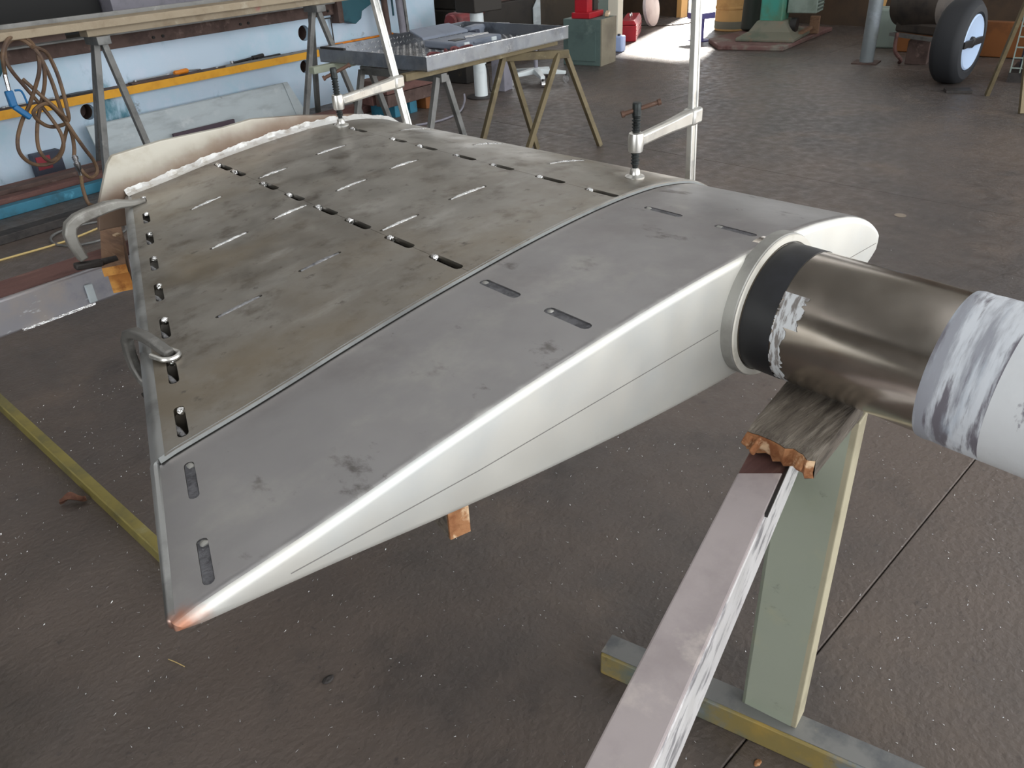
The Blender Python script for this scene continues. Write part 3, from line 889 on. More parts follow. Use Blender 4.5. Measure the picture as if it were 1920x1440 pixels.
MB().prism([v+Vector((0, 0, ZB2+.0015)) for v in (pA+pd*.004-pn*.021, pA+pd*.004+pn*.021, pB+pn*.021, pB-pn*.021)], (0, 0, .040)).build('board', 'brown_wood', t, smooth=False)
MB().prism([v+Vector((0, 0, ZB2+.0012)) for v in (pA-pn*.0212, pA+pn*.0212, pA+pd*.004+pn*.0212, pA+pd*.004-pn*.0212)], (0, 0, .0402)).build('sawn_end', 'orange_wood', t, smooth=False, label='orange sawn end')
t = thing('timber_plank', 'thin brown plank lying on the orange-ended plank beside the fin', 'plank', (.58, 1.93, ZB2+.044))
pA2 = pA + pd*-.008 - pn*.004; pB2 = pA + pd*.27
MB().prism([v+Vector((0, 0, ZB2+.0445)) for v in (pA2+pd*.004-pn*.024, pA2+pd*.004+pn*.024, pB2+pn*.024, pB2-pn*.024)], (0, 0, .018)).build('board', 'brown_wood', t, smooth=False)
MB().prism([v+Vector((0, 0, ZB2+.0443)) for v in (pA2-pn*.0242, pA2+pn*.0242, pA2+pd*.004+pn*.0242, pA2+pd*.004-pn*.0242)], (0, 0, .0184)).build('sawn_end', 'orange_wood', t, smooth=False)
MB().box((.600, 1.965, ZB2+.0645), (.014, .012, .004), .3).build('nail_plate', 'brass_bar', t, smooth=False)
t = thing('timber_batten', 'timber batten end poking out below the bright root face of the fin', 'timber', (.47, .61, .83))
v0, v1 = Vector((.472, .604, .0)), Vector((.80, 2.06, 0)); vd = (v1-v0).normalized(); vn = Vector((vd.y, -vd.x, 0))
def slope_prism(a, b, wn_, wd, za, zb, ht):
    P = [a-wn_*wd/2+Vector((0, 0, za)), a+wn_*wd/2+Vector((0, 0, za)), a+wn_*wd/2+Vector((0, 0, za+ht)), a-wn_*wd/2+Vector((0, 0, za+ht))]
    Q = [b-wn_*wd/2+Vector((0, 0, zb)), b+wn_*wd/2+Vector((0, 0, zb)), b+wn_*wd/2+Vector((0, 0, zb+ht)), b-wn_*wd/2+Vector((0, 0, zb+ht))]
    return MB().add(P+Q, [(0, 1, 2, 3), (4, 5, 6, 7), (0, 1, 5, 4), (1, 2, 6, 5), (2, 3, 7, 6), (3, 0, 4, 7)])
slope_prism(v0+vd*.004, v1, vn, .028, .836, ZB2+.001, .045).build('board', 'old_wood', t, smooth=False)
slope_prism(v0, v0+vd*.004, vn, .0285, .836, .836, .045).build('sawn_end', 'end_wood', t, smooth=False)

# ------------------------------------------------------------------ clamps
def f_clamp(label, pad, bar_xy, lean, z_arm, z_top, z_bot, hand):
    c = thing('bar_clamp', label, 'clamp', tuple(pad), 0, 'bar clamps on the fin')
    pad = Vector(pad)
    lean = Vector(lean)                       # bar direction, unit z
    base = Vector((bar_xy[0], bar_xy[1], z_arm))
    at = lambda z: base + lean*(z-z_arm)
    scr = Vector((pad.x, pad.y, z_arm))
    ad = (base-scr).normalized(); side = ad.cross(Vector((0, 0, 1))).normalized()
    lz = lean.normalized()
    # bar: web with two rounded beads (rail section)
    g = MB(); g.bar(at(z_bot), at(z_top), .008, .022, ad); g.build('bar', 'zinc_clamp', c, smooth=False)
    for sg in (-1, 1):
        MB().bar(at(z_bot)+ad*sg*.010, at(z_top)+ad*sg*.010, .013, .007, ad).build('bar_rail', 'zinc_clamp', c, bevel=.002, smooth=False)
    # sliding arm: tapered forging with a head over the bar and an eye round the screw
    g = MB()
    P = []
    for e, (ww, hh) in ((scr+ad*.010, (.017, .023)), (scr.lerp(base, .55), (.018, .026)), (base-ad*.018, (.022, .032))):
        for x, y in ((-1, -1), (1, -1), (1, 1), (-1, 1)):
            P.append(e + side*(x*ww/2) + Vector((0, 0, y*hh/2)))
    fs = [(0, 1, 2, 3), (8, 9, 10, 11)]
    for j in (0, 4):
        for i in range(4): fs.append((j+i, j+(i+1) % 4, j+4+(i+1) % 4, j+4+i))
    g.add(P, fs); g.build('arm', 'zinc_clamp', c, bevel=.005, smooth=True)
    MB().bar(base-ad*.021, base+ad*.021, .030, .034).build('arm_head', 'zinc_clamp', c, bevel=.006)
    MB().rev(scr, (0, 0, 1), [(-.020, .010), (-.018, .0135), (-.008, .0150), (.008, .0150), (.016, .0135), (.018, .010)], n=28).build('screw_eye', 'zinc_clamp', c)
    # threaded screw
    zt = pad.z+.14
    prf = []; z = pad.z+.026
    while z < zt-.022:
        prf += [(z-pad.z, .0062), (z-pad.z+.0022, .0086), (z-pad.z+.0030, .0086), (z-pad.z+.0050, .0062)]; z += .0062
    prf += [(zt-.022-pad.z, .0085), (zt-pad.z, .0085), (zt-pad.z+.002, .007)]
    MB().rev(pad, (0, 0, 1), [(.014, .005), (.024, .0055)] + prf, n=24).build('screw', 'screw_dark', c, angle=25)
    MB().rev(pad, (0, 0, 1), [(.0004, .019), (.004, .019), (.006, .014), (.008, .0105), (.016, .0095), (.020, .006)], n=28).build('swivel_pad', 'zinc_clamp', c)
    hd = Vector(hand)
    hc = Vector((pad.x, pad.y, zt-.011))
    hb = MB().cyl(hc-hd*.026, hc+hd*.042, .0042, 14).build('tommy_bar', 'handle_rust', c)
    MB().cyl(hc-hd*.030, hc-hd*.024, .0062, 14).build('end_knob', 'handle_rust', hb); MB().cyl(hc+hd*.040, hc+hd*.046, .0058, 14).build('end_knob', 'handle_rust', hb)
    # fixed jaw under the fin
    jz = z_bot+.02
    MB().bar(at(jz)-ad*.02, scr+Vector((0, 0, jz-z_arm)), .018, .028).build('fixed_jaw', 'zinc_clamp', c, bevel=.004)
    return c
p1 = Vector((1.2485, .9385, 1.0435)); p2 = Vector((1.167, 1.815, 1.046))
f_clamp('zinc bar clamp near the seam with rusty tommy bar', p1, (1.490, .974), (0, .035, 1), 1.113, 1.62, .80, Vector((.72, -.62, .25)).normalized())
f_clamp('zinc bar clamp leaning back beside the end plate', p2, (1.42, 1.900), (0, .27, 1), 1.107, 1.55, .86, Vector((.80, -.45, .35)).normalized())

def sweep_rect(name, m, parent, pts, wd, ht, sidev, bevel=.003):
    """rectangular section swept along a polyline lying in the plane normal to sidev"""
    pts = [Vector(p) for p in pts]; sv = Vector(sidev).normalized()
    g = MB(); P = []; n = len(pts)
    for i, p in enumerate(pts):
        a = (pts[min(i+1, n-1)]-pts[max(i-1, 0)]).normalized()
        nv = a.cross(sv).normalized()
        w_ = wd[i] if isinstance(wd, (list, tuple)) else wd
        h_ = ht[i] if isinstance(ht, (list, tuple)) else ht
        for x, y in ((-1, -1), (1, -1), (1, 1), (-1, 1)):
            P.append(p + sv*(x*w_/2) + nv*(y*h_/2))
    fs = [(0, 1, 2, 3), tuple(range(4*n-4, 4*n))]
    for j in range(n-1):
        for i in range(4): fs.append((j*4+i, j*4+(i+1) % 4, j*4+4+(i+1) % 4, j*4+4+i))
    g.add(P, fs)
    return g.build(name, m, parent, bevel=bevel, angle=40)
gc = thing('g_clamp', 'large grey g-clamp gripping the tip corner above the scuffed beam', 'clamp', (.46, 1.80, .88), 0, 'g-clamps on the trailing edge')
yy = lambda x: 1.80+.0*(x)
pts = [(.628, 1.795, .994), (.600, 1.795, .994), (.570, 1.796, 1.0), (.545, 1.797, 1.0), (.505, 1.80, .994), (.482, 1.80, .989), (.466, 1.80, .980), (.459, 1.80, .964), (.460, 1.80, .942), (.470, 1.80, .904)]
sweep_rect('frame', 'cast_grey', gc, pts, [.014, .016, .019, .024, .024, .024, .024, .024, .024, .022], [.010, .013, .019, .022, .024, .024, .024, .024, .022, .020], (0, 1, 0), .004)
MB().bar((.448, 1.80, .894), (.505, 1.80, .886), .022, .014).build('lower_jaw', 'dark_iron', gc, bevel=.004)
MB().cyl((.500, 1.80, .887), (.535, 1.802, .884), .008, 14).build('screw', 'dark_iron', gc)
g2 = thing('g_clamp', 'small dark g-clamp hooked over the middle of the trailing edge', 'clamp', (.32, 1.12, .93), 0, 'g-clamps on the trailing edge')
cd = Vector((.030, -.135, 0)).normalized(); cs = Vector((-cd.y, cd.x, 0))
o2 = Vector((.318, 1.155, 0))
loc = lambda a, z: o2 + cd*a + Vector((0, 0, z))
pts = [loc(.108, .990), loc(.085, .999), loc(.060, 1.006), loc(.036, 1.007), loc(.018, 1.001), loc(.008, .987), loc(.005, .966), loc(.007, .945), loc(.017, .926), loc(.034, .916), loc(.06, .912)]
pts = [p + cs*0.0 for p in pts]
fr = sweep_rect('frame', 'dark_cast', g2, pts, .015, .014, cs, .003)
# flat U-shaped jaw shoe
sh = []
for i in range(13):
    t = pi*(i/12)
    sh.append(loc(.104 + .014*sin(t), .9875) + cs*(.013*cos(t)))
g = MB(); g.tube([sh[0]-cd*.022]+sh+[sh[-1]-cd*.022], .0038, n=8, smooth=1); g.build('jaw_shoe', 'zinc_clamp', g2)
MB().cyl(loc(.06, .905), loc(.06, .945), .006, 12).build('screw', 'dark_iron', g2)
MB().cyl(loc(.06, .925)-cs*.03, loc(.06, .925)+cs*.03, .004, 10).build('tommy_bar', 'dark_iron', g2)

# ------------------------------------------------------------------ loose things on the floor nearby
g = MB()
a0, a1 = Vector((.37, 3.45, 0)), Vector((.445, 1.70, 0)); ad = (a1-a0).normalized(); an = Vector((ad.y, -ad.x, 0))
g.prism([a0, a1, a1+an*.005, a0+an*.005], (0, 0, .042)); g.prism([a0, a1, a1-an*.042, a0-an*.042], (0, 0, .005))
solo(g.build('steel_angle', 'yellow_bar', None, bevel=.001, smooth=False), 'yellow-green steel angle lying on the floor left of the fin', 'angle bar')
lf = MB(); rows = []
for j in range(5):
    row = []
    for i in range(9):
        x = (i/8-.5)*.085; y = (j/4-.5)*.045*(1-.7*abs(i/8-.5)*2)
        row.append(Vector((.365+x*.75+y*.3, 2.36-x*.55+y, .004+.016*sin(i*.45)**2+.012*abs(j-2)/2)))
    rows.append(row)
lf.grid(rows); lf.grid([[p-Vector((0, 0, .0012)) for p in r] for r in rows], True)
solo(lf.build('dry_leaf', 'leaf', None, fix=False), 'curled reddish-brown dry leaf on the floor beside the yellow angle', 'leaf')
solo(MB().tube([(.299, 1.555, .003), (.308, 1.53, .004), (.316, 1.505, .003)], .0012, n=6).build('straw', 'straw', None), 'thin straw lying on the dark floor below the fin corner', 'straw')
chips = MB()
R2 = random.Random(3)
for i in range(4200):
    if R2.random() < .75: x, y = R2.uniform(.1, 2.6), R2.uniform(-.3, 3.2)
    else: x, y = R2.uniform(.0, 5), R2.uniform(-.3, 5)
    L_ = R2.uniform(.0009, .0036); a_ = R2.uniform(0, pi); wz = R2.uniform(.0004, .0010)
    p = Vector((x, y, .0008)); dv = Vector((cos(a_), sin(a_), R2.uniform(-.05, .3)))*L_; nv = Vector((-sin(a_), cos(a_), 0))*wz
    chips.add([p-dv-nv, p+dv-nv*.3, p+dv+nv*.3+Vector((0, 0, .001)), p-dv+nv], [(0, 1, 2, 3)])
o = chips.build('metal_shavings', 'shaving', None, fix=False, smooth=False); tag(o, 'bright metal shavings scattered over the concrete floor', 'shavings', kind='stuff')
for (x, y, s_, lab) in ((.529, 1.223, .014, 'small grey lump of slag on the floor below the fin'), (1.012, .405, .009, 'small brown wood chip against the yellow trestle foot')):
    g = MB(); bm = bmesh.new(); bmesh.ops.create_icosphere(bm, subdivisions=2, radius=s_)
    for v in bm.verts: v.co = Vector((v.co.x*(1+.3*RND.random()), v.co.y*.6*(1+.3*RND.random()), max(v.co.z, -s_*.3)*.35*(1+.5*RND.random())))
    me = bpy.data.meshes.new('lump'); bm.to_mesh(me); bm.free(); me.materials.append(MATS['dark_iron' if 'slag' in lab else 'end_wood'])
    o = bpy.data.objects.new('slag_lump' if 'slag' in lab else 'wood_chip', me); link(o); o.location = (x, y, s_*.11); tag(o, lab, 'slag' if 'slag' in lab else 'chip')

# ------------------------------------------------------------------ pale blue machine along the left wall
MO, MR = Vector((1.4, 6.5, 0)), radians(8)
mc = thing('press_brake', 'long pale blue press with yellow tool ledge along the left wall', 'machine', tuple(MO), MR)
XF = Matrix.Translation(MO) @ Matrix.Rotation(MR, 4, 'Z')
def LW(x, y, z): return XF @ Vector((x, y, z))
g = MB()
poly = [(-1.8, .0), (4.58, .0), (4.58, 1.25), (3.35, 1.25), (3.35, .80), (-1.8, .80)]
g.prism([Vector((x, 0, z)) for x, z in poly], (0, .05, 0))
fp = g.build('front_panel', 'blue_paint', None, smooth=False)
ct = MB()
HOLES = ((.684, .367, .056), (2.76, .367, .056), (2.81, .645, .066))
for x, z, r_ in HOLES: ct.cyl((x, -.1, z), (x, .2, z), r_, 32)
ct_o = ct.build('cutter', 'black', None, smooth=False)
carve(fp, ct_o); bpy.data.objects.remove(ct_o); fp.parent = mc
for x, z, r_ in HOLES:
    MB().rev((x, .045, z), (0, 1, 0), [(0, r_), (.10, r_), (.10, r_*.3)], n=32, cap0=False).build('hole_lining', 'rust_brown', mc, local=True)
MB().box((1.39, .45, .40), (6.3, .60, .78)).build('body', 'teal_paint', mc, local=True, smooth=False)
MB().box((1.07, -.055, .502), (5.74, .13, .010)).build('ledge', 'rust_brown', mc, local=True, smooth=False)
MB().box((1.07, -.118, .477), (5.74, .006, .058)).build('ledge_front', 'yellow_paint', mc, local=True, bevel=.001, smooth=False, label='yellow painted ledge edge')
MB().box((2.50, -.112, .514), (1.30, .010, .014)).build('ledge_rail', 'grey_steel', mc, local=True, smooth=False)
MB().box((.78, -.02, .815), (5.1, .06, .105)).build('clamp_rail', 'rust_brown', mc, local=True, bevel=.004, smooth=False)
MB().box((.78, -.035, .862), (5.1, .10, .012)).build('clamp_rail_top', 'grey_steel', mc, local=True, bevel=.002, smooth=False)
for x in (1.32, 1.40, 2.12, 2.20, 3.0, 3.08):
    MB().cyl((x, -.049, .80), (x, -.058, .80), .012, 6).build('bolt', 'black', mc, local=True, smooth=False)
MB().box((-.35, .35, 1.30), (2.9, .3, .86)).build('tool_recess', 'black', mc, local=True, smooth=False)
MB().box((2.2, .16, 1.25), (2.16, .2, .76)).build('ram_plate', 'grey_paint', mc, local=True, bevel=.004, smooth=False)
g = MB().prism([Vector(p) for p in ((3.22, -.10, .70), (3.36, -.10, .66), (3.44, -.10, .70), (3.46, -.10, .76), (3.62, -.10, .82), (3.95, -.10, .83), (3.95, -.10, 1.3), (3.22, -.10, 1.3))], (0, .12, 0))
g.build('end_bracket', 'teal_paint', mc, local=True, bevel=.006, smooth=False)
MB().box((3.18, -.05, .86), (.06, .12, .34)).build('bracket_plate', 'rust_brown', mc, local=True, smooth=False)
MB().cyl((3.12, -.03, .51), (3.12, -.03, .735), .006, 8).build('stop_rod', 'dark_iron', mc, local=True)
MB().box((3.12, -.03, .738), (.14, .012, .010)).build('rod_cap', 'dark_iron', mc, local=True, smooth=False)
MB().box((3.96, -.006, .74), (.014, .014, .15)).build('cable_strip', 'teal_paint', mc, local=True, smooth=False)

# things lying on the yellow ledge
def lw_thing(name, label, cat, x, y, z, group=None, rz=0.0): return thing(name, label, cat, tuple(LW(x, y, z)), MR+rz, group)
def spanner(label, x, L_, rz, z=.508, m='tool_steel'):
    t = lw_thing('spanner', label, 'spanner', x, -.055, z, 'spanners on the yellow ledge', rz)
    MB().box((0, 0, .006), (L_-.03, .014, .007)).build('shank', m, t, local=True, bevel=.002, smooth=False)
    MB().rev((-L_/2+.005, 0, .002), (0, 0, 1), [(0, .008), (0, .017), (.009, .017), (.009, .008), (0, .008)], n=20, cap0=False, cap1=False).build('ring_head', m, t, local=True)
    g = MB().prism([Vector(p) for p in ((L_/2-.022, -.008, .002), (L_/2-.005, -.018, .002), (L_/2+.014, -.016, .002), (L_/2+.002, -.006, .002), (L_/2+.002, .006, .002), (L_/2+.014, .016, .002), (L_/2-.005, .018, .002), (L_/2-.022, .008, .002))], (0, 0, .009))
    g.build('open_head', m, t, local=True, smooth=False)
    return t
spanner('chrome ring spanner on the ledge just left of the orange driver', 1.22, .30, .05, .5205)
spanner('steel spanner lying on the ledge behind the hanging hose', .27, .34, -.03)
spanner('steel spanner at the grey rail of the yellow ledge', 1.92, .26, .10)
t = lw_thing('screwdriver', 'orange handled driver lying on the yellow ledge', 'screwdriver', 1.50, -.07, .508, None, .12)
MB().rev((-.10, 0, .022), (1, 0, 0), [(0, .014), (.01, .019), (.05, .017), (.12, .020), (.135, .012), (.14, .006)], n=10).build('handle', 'orange_handle', t, local=True)
MB().cyl((.03, 0, .022), (.16, 0, .010), .005, 8).build('blade', 'tool_steel', t, local=True)
t = lw_thing('socket_handle', 'black ratchet bar resting on the ledge by the grey rail', 'ratchet', 2.12, -.05, .508, None, .10)
MB().cyl((-.16, 0, .012), (.14, 0, .022), .010, 10).build('shaft', 'tool_black', t, local=True)
MB().cyl((.06, 0, .019), (.18, 0, .024), .017, 12).build('grip', 'tool_black', t, local=True)
MB().cyl((-.17, 0, .004), (-.17, 0, .032), .018, 14).build('head', 'chrome', t, local=True)
t = solo(MB().prism([LW(.55, -.10, .508), LW(.72, -.10, .508), LW(.80, -.06, .508), LW(.62, -.03, .508), LW(.50, -.05, .508)], (0, 0, .012)).build('steel_offcut', 'tool_black', None, smooth=False), 'dark steel offcut on the ledge above the round hole', 'offcut')
t = solo(MB().prism([LW(1.02, -.108, .508), LW(1.42, -.108, .508), LW(1.42, -.05, .508), LW(1.02, -.05, .508)], (0, 0, .012)).build('steel_flat', 'rust_brown', None, smooth=False), 'rusty flat bar on the ledge under the chrome ring spanner', 'flat bar')
t = solo(MB().bar(LW(2.22, -.05, .515), LW(2.46, -.06, .520), .022, .014).build('chisel', 'tool_black', None, bevel=.003, smooth=False), 'short black chisel on the ledge left of the tray-side trestle', 'chisel')
t = solo(MB().bar(LW(3.02, -.07, .517), LW(3.86, -.07, .517), .02, .016).build('steel_rod', 'orange_handle', None, bevel=.003, smooth=False), 'thin orange bar along the right end of the ledge', 'rod')
t = solo(MB().bar(LW(3.34, -.040, .5155), LW(3.58, -.040, .5155), .03, .014).build('wood_file', 'tool_black', None, bevel=.003, smooth=False), 'flat black file at the back of the ledge by the tray', 'file')
# red and slate pad at the machine's foot
t = lw_thing('anti_vibration_pad', 'slate block with red face at the foot of the blue press', 'block', .26, -.06, 0)
MB().box((0, 0, .09), (.20, .07, .18)).build('block', 'slate', t, local=True, bevel=.004, smooth=False)
MB().box((-.035, -.037, .115), (.10, .006, .09)).build('red_face', 'red_dull', t, local=True, smooth=False, label='dull red face')

# long pale beam on two splayed trestles in front of the press
t = lw_thing('long_steel_beam', 'long pale steel beam with pink paint marks resting on splayed trestles', 'beam', .6, -.86, .95)
MB().box((0, 0, .070), (5.4, .22, .045)).build('top_flange', 'pale_beam', t, local=True, bevel=.004, smooth=False)
MB().box((1.10, .02, .025), (2.6, .10, .05)).build('lower_bar', 'pale_beam', t, local=True, bevel=.003, smooth=False)
MB().box((-1.4, .07, .025), (2.2, .05, .05)).build('web', 'rust_brown', t, local=True, smooth=False)
MB().box((0, .09, .105), (5.4, .02, .025)).build('back_rail', 'grey_steel', t, local=True, smooth=False)
def splayed(label, ax, fl_, fr_, rear):
    t = lw_thing('splayed_trestle', label, 'trestle', ax, -.86, 0, 'splayed trestles under the long pale beam')
    MB().box((0, 0, .925), (.09, .16, .05)).build('head', 'grey_steel', t, local=True, bevel=.003, smooth=False)
    for nm, p, q in (('leg', (-.015, 0, .93), (fl_-ax, 0, 0)), ('leg', (.03, 0, .90), (fr_-ax, 0, 0)), ('leg', (0, .05, .90), (rear[0]-ax, rear[1]+.86, 0))):
        MB().bar(p, q, .040, .034, (0, 1, 0)).build(nm, 'grey_steel', t, local=True, bevel=.002, smooth=False)
splayed('splayed grey steel trestle beside the hanging brown hose', .47, .245, .645, (.52, -.26))
splayed('splayed grey steel trestle beside the checker plate tray', 2.25, 1.94, 2.60, (2.66, -.20))
# boards leaning on the press
g = MB().prism([LW(.585, -.22, .004), LW(2.50, -.22, .004), LW(2.44, -.10, .285), LW(.595, -.10, .285)], XF.to_3x3() @ Vector((0, .016, .006)))
lb = thing('leaning_board', 'pale grey weathered board leaning against the foot of the blue press', 'board', tuple(LW(1.5, -.2, 0)), MR)
g.build('board', 'pale_board', lb, smooth=False)
g = MB().prism([LW(2.40, -.228, .004), LW(2.52, -.228, .004), LW(2.45, -.108, .290), LW(2.40, -.108, .290)], XF.to_3x3() @ Vector((0, .006, .003)))
g.build('end_batten', 'pale_board', lb, smooth=False)
solo(MB().bar(LW(1.17, -.235, .10), LW(1.74, -.235, .10), .02, .055).build('steel_strip', 'purple_strip', None, smooth=False), 'dark purple steel strip standing against the pale leaning board', 'strip')

# brown air hose hanging from the beam
H1 = [(-0.184, -0.98, 0.83), (-0.174, -1.005, 0.93), (-0.11, -0.978, 1.001), (-0.033, -0.939, 1.018), (0.022, -0.945, 0.983), (0.027, -0.987, 0.92), (0.001, -1.004, 0.831), (-0.043, -0.971, 0.732), (-0.099, -0.937, 0.633), (-0.171, -0.951, 0.562), (-0.245, -0.993, 0.477), (-0.26, -1.001, 0.401), (-0.205, -0.963, 0.326), (-0.119, -0.935, 0.291), (-0.044, -0.958, 0.312), (-0.003, -0.998, 0.383), (0.007, -0.997, 0.461), (0.001, -0.956, 0.538), (-0.029, -0.935, 0.629), (-0.096, -0.965, 0.75), (-0.155, -1.002, 0.855), (-0.157, -0.992, 0.926), (-0.107, -0.949, 0.983), (-0.037, -0.937, 1.002), (0.006, -0.973, 0.963), (0.032, -1.004, 0.885), (0.02, -0.985, 0.767), (-0.02, -0.944, 0.65), (-0.075, -0.941, 0.551), (-0.132, -0.98, 0.451), (-0.148, -1.005, 0.381), (-0.099, -0.978, 0.315), (-0.01, -0.939, 0.335), (0.05, -0.945, 0.43), (0.071, -0.987, 0.517), (0.029, -1.004, 0.596), (-0.022, -0.971, 0.683), (-0.082, -0.936, 0.787)]
H2 = [(0.005, -0.993, 0.953), (0.092, -0.95, 0.909), (0.122, -0.937, 0.808), (0.109, -0.972, 0.706), (0.088, -1.004, 0.603), (0.081, -0.987, 0.524), (0.038, -0.945, 0.494), (-0.034, -0.94, 0.508), (-0.101, -0.979, 0.576), (-0.097, -1.005, 0.623), (-0.004, -0.979, 0.634), (0.076, -0.94, 0.521), (0.093, -0.945, 0.437), (0.065, -0.986, 0.366), (0.04, -1.004, 0.318)]
H3 = [(0.046, -0.951, 0.925), (0.078, -0.937, 0.755), (0.066, -0.971, 0.558), (0.075, -1.004, 0.463), (0.123, -0.987, 0.343), (0.177, -0.945, 0.244), (0.179, -0.94, 0.174), (0.109, -0.979, 0.159), (0.06, -1.005, 0.213), (0.045, -0.98, 0.287)]
t = thing('air_hose', 'brown rubber air hose hanging in loops from the long pale beam', 'hose', tuple(MO), MR)
hs = [MB().tube(H, .0115, n=8, smooth=5).build('hose', 'hose', t, local=True) for H in (H1, H2, H3)]
MB().rev((.040, -1.004, .325), (.02, 0, -1), [(0, .013), (.01, .013), (.012, .019), (.03, .019), (.032, .014), (.05, .014), (.052, .020), (.09, .018), (.10, .012), (.13, .012)], n=16).build('coupling', 'chrome', hs[1], local=True)
MB().tube([(.043, -1.004, .20), (.03, -1.0, .10), (.03, -1.02, .0135), (.06, -1.10, .012)], .0115, n=8).build('hose_tail', 'hose', t, local=True)
gn = MB().box((-.20, -.985, .70), (.045, .03, .09)).build('gun_body', 'blue_plastic', t, local=True, bevel=.008, label='blue plastic air gun')
MB().bar((-.20, -.985, .66), (-.13, -.985, .58), .03, .035).build('gun_grip', 'blue_plastic', gn, local=True, bevel=.008)
MB().tube([(-.165, -.985, .74), (-.13, -.985, .73), (-.12, -.985, .66)], .006, n=8).build('trigger', 'blue_plastic', gn, local=True)
MB().cyl((-.195, -.983, .745), (-.186, -.98, .83), .012, 14).build('coupling', 'chrome', t, local=True)
# grey drum hanging behind the hose
solo(MB().rev(LW(.04, -.12, .80), XF.to_3x3() @ Vector((0, -1, 0)), [(0, .05), (0, .10), (.05, .105), (.06, .08), (.06, .0)], n=28).build('hand_wheel', 'teal_paint', None), 'dark teal round handwheel behind the top of the hanging hose', 'handwheel')

# rusty bars stored on the floor in front of the press
bars = [(-.6, 1.9, -.40, .0, .10, .07, 'rust_red', 'rust-brown steel beam on the floor nearest the blue press'),
        (-.9, 1.9, -.50, .0, .11, .09, 'rust_brown', 'dull brown steel beam second out from the blue press'),
        (-1.2, 2.9, -.62, .0, .09, .09, 'rust_red', 'rust-red steel beam third out from the blue press'),
        (-1.2, 2.2, -.73, .0, .065, .07, 'bar_teal', 'teal painted bar on the floor beside the rusty beams'),
        (-1.4, 1.8, -1.22, .0, .05, .10, 'dark_iron', 'dark iron flat outermost of the bars before the press')]
for x0, x1, y, z0, ht, wd, m_, lab in bars:
    solo(MB().bar(LW(x0, y, z0+ht/2), LW(x1, y, z0+ht/2), wd, ht).build('steel_bar', m_, None, bevel=.004, smooth=False), lab, 'steel bar', 'bars on the floor before the press')
# cord on the floor
solo(MB().tube([(.55, 4.86, .006), (.87, 4.88, .006), (1.21, 4.90, .006), (1.49, 5.0, .006), (1.9, 5.1, .006)], .006, n=6).build('rope', 'straw', None), 'pale yellow cord running over the floor behind the g-clamp', 'cord')
ring = [Vector((1.36+.20*cos(a_), 4.93+.20*sin(a_), .008+.004*sin(3*a_))) for a_ in [i*2*pi/16 for i in range(16)]]
solo(MB().tube(ring+[ring[0]], .007, n=6).build('cable_loop', 'grey_steel', None), 'thin grey cable loop on the floor behind the g-clamp', 'cable')
# pile of red-brown beams on blocks under the tray's far side
pile = [(.10, -.80, .10, 'rust_red', 'red-brown beam at the bottom back of the pile beyond the tray'), (.10, -.99, .10, 'rust_brown', 'brown beam at the bottom front of the pile beyond the tray'),
        (.205, -.81, .10, 'rust_brown', 'brown beam on top of the pile at the back beyond the tray'), (.205, -.99, .10, 'rust_red', 'red-brown beam on top of the pile at the front')]
for z0, y, ht, m_, lab in pile:
    solo(MB().bar(LW(2.72, y, z0+ht/2), LW(3.36 - (.03 if y < -.9 else 0), y, z0+ht/2), .15, ht).build('steel_beam', m_, None, bevel=.005, smooth=False), lab, 'beam', 'beams piled beyond the tray')
for x, m_, lab in ((2.85, 'bar_teal', 'turquoise block under the left of the beam pile'), (3.04, 'bar_teal', 'turquoise block under the middle of the beam pile'), (3.25, 'orange_paint', 'orange block under the right end of the beam pile')):
    solo(MB().box(LW(x, -.90, .0485), (.09, .30, .097), MR).build('support_block', m_, None, bevel=.004, smooth=False), lab, 'block')
solo(MB().box(LW(3.16, -.90, .335), (.10, .12, .055), MR).build('paint_tin', 'bar_teal', None, bevel=.008), 'small turquoise block on top of the beam pile', 'block')
solo(MB().tube([(4.22, 5.45, .008), (4.45, 5.40, .010), (4.75, 5.50, .012), (4.98, 5.68, .04), (5.02, 5.72, .10)], .009, n=6).build('power_cable', 'grey_paint', None), 'grey cable curving over the floor below the beam pile', 'cable')

# ------------------------------------------------------------------ checker plate tray on sawhorses
TR = radians(6.5)
ta = Vector((3.06, 3.79, 0)); tx = Vector((cos(TR), sin(TR), 0)); ty = Vector((-sin(TR), cos(TR), 0))
TWx, TWy, TZ0, TZ1 = 1.40, .94, .735, .815
tray = thing('checker_plate_tray', 'shallow aluminium checker plate tray standing on olive sawhorses', 'tray', tuple(ta+Vector((0, 0, TZ0))), TR)
MB().box((TWx/2, TWy/2, .003), (TWx, TWy, .006)).build('base', 'tread_alu', tray, local=True, smooth=False)
for nm, c_, sz in (('side', (TWx/2, .003, .04), (TWx, .006, .08)), ('side', (TWx/2, TWy-.003, .04), (TWx, .006, .08)), ('side', (.003, TWy/2, .04), (.006, TWy-.012, .08)), ('side', (TWx-.003, TWy/2, .04), (.006, TWy-.012, .08))):
    MB().box(c_, sz).build(nm, 'tray_alu', tray, local=True, smooth=False)
MB().box((TWx/2, .004, .081), (TWx+.01, .010, .004)).build('rim', 'bright_weld', tray, local=True, smooth=False)
g = MB()
for i in range(46):
    for j in range(30):
        if (i+j) % 2: a_ = pi/4
        else: a_ = -pi/4
        x, y = .03+i*.0298, .03+j*.0303
        dv = Vector((cos(a_), sin(a_), 0)); nv = Vector((-sin(a_), cos(a_), 0))
        c_ = Vector((x, y, .006))
        g.add([c_-dv*.012, c_+nv*.003, c_+dv*.012, c_-nv*.003, c_+Vector((0, 0, .0022))], [(0, 1, 4), (1, 2, 4), (2, 3, 4), (3, 0, 4)])
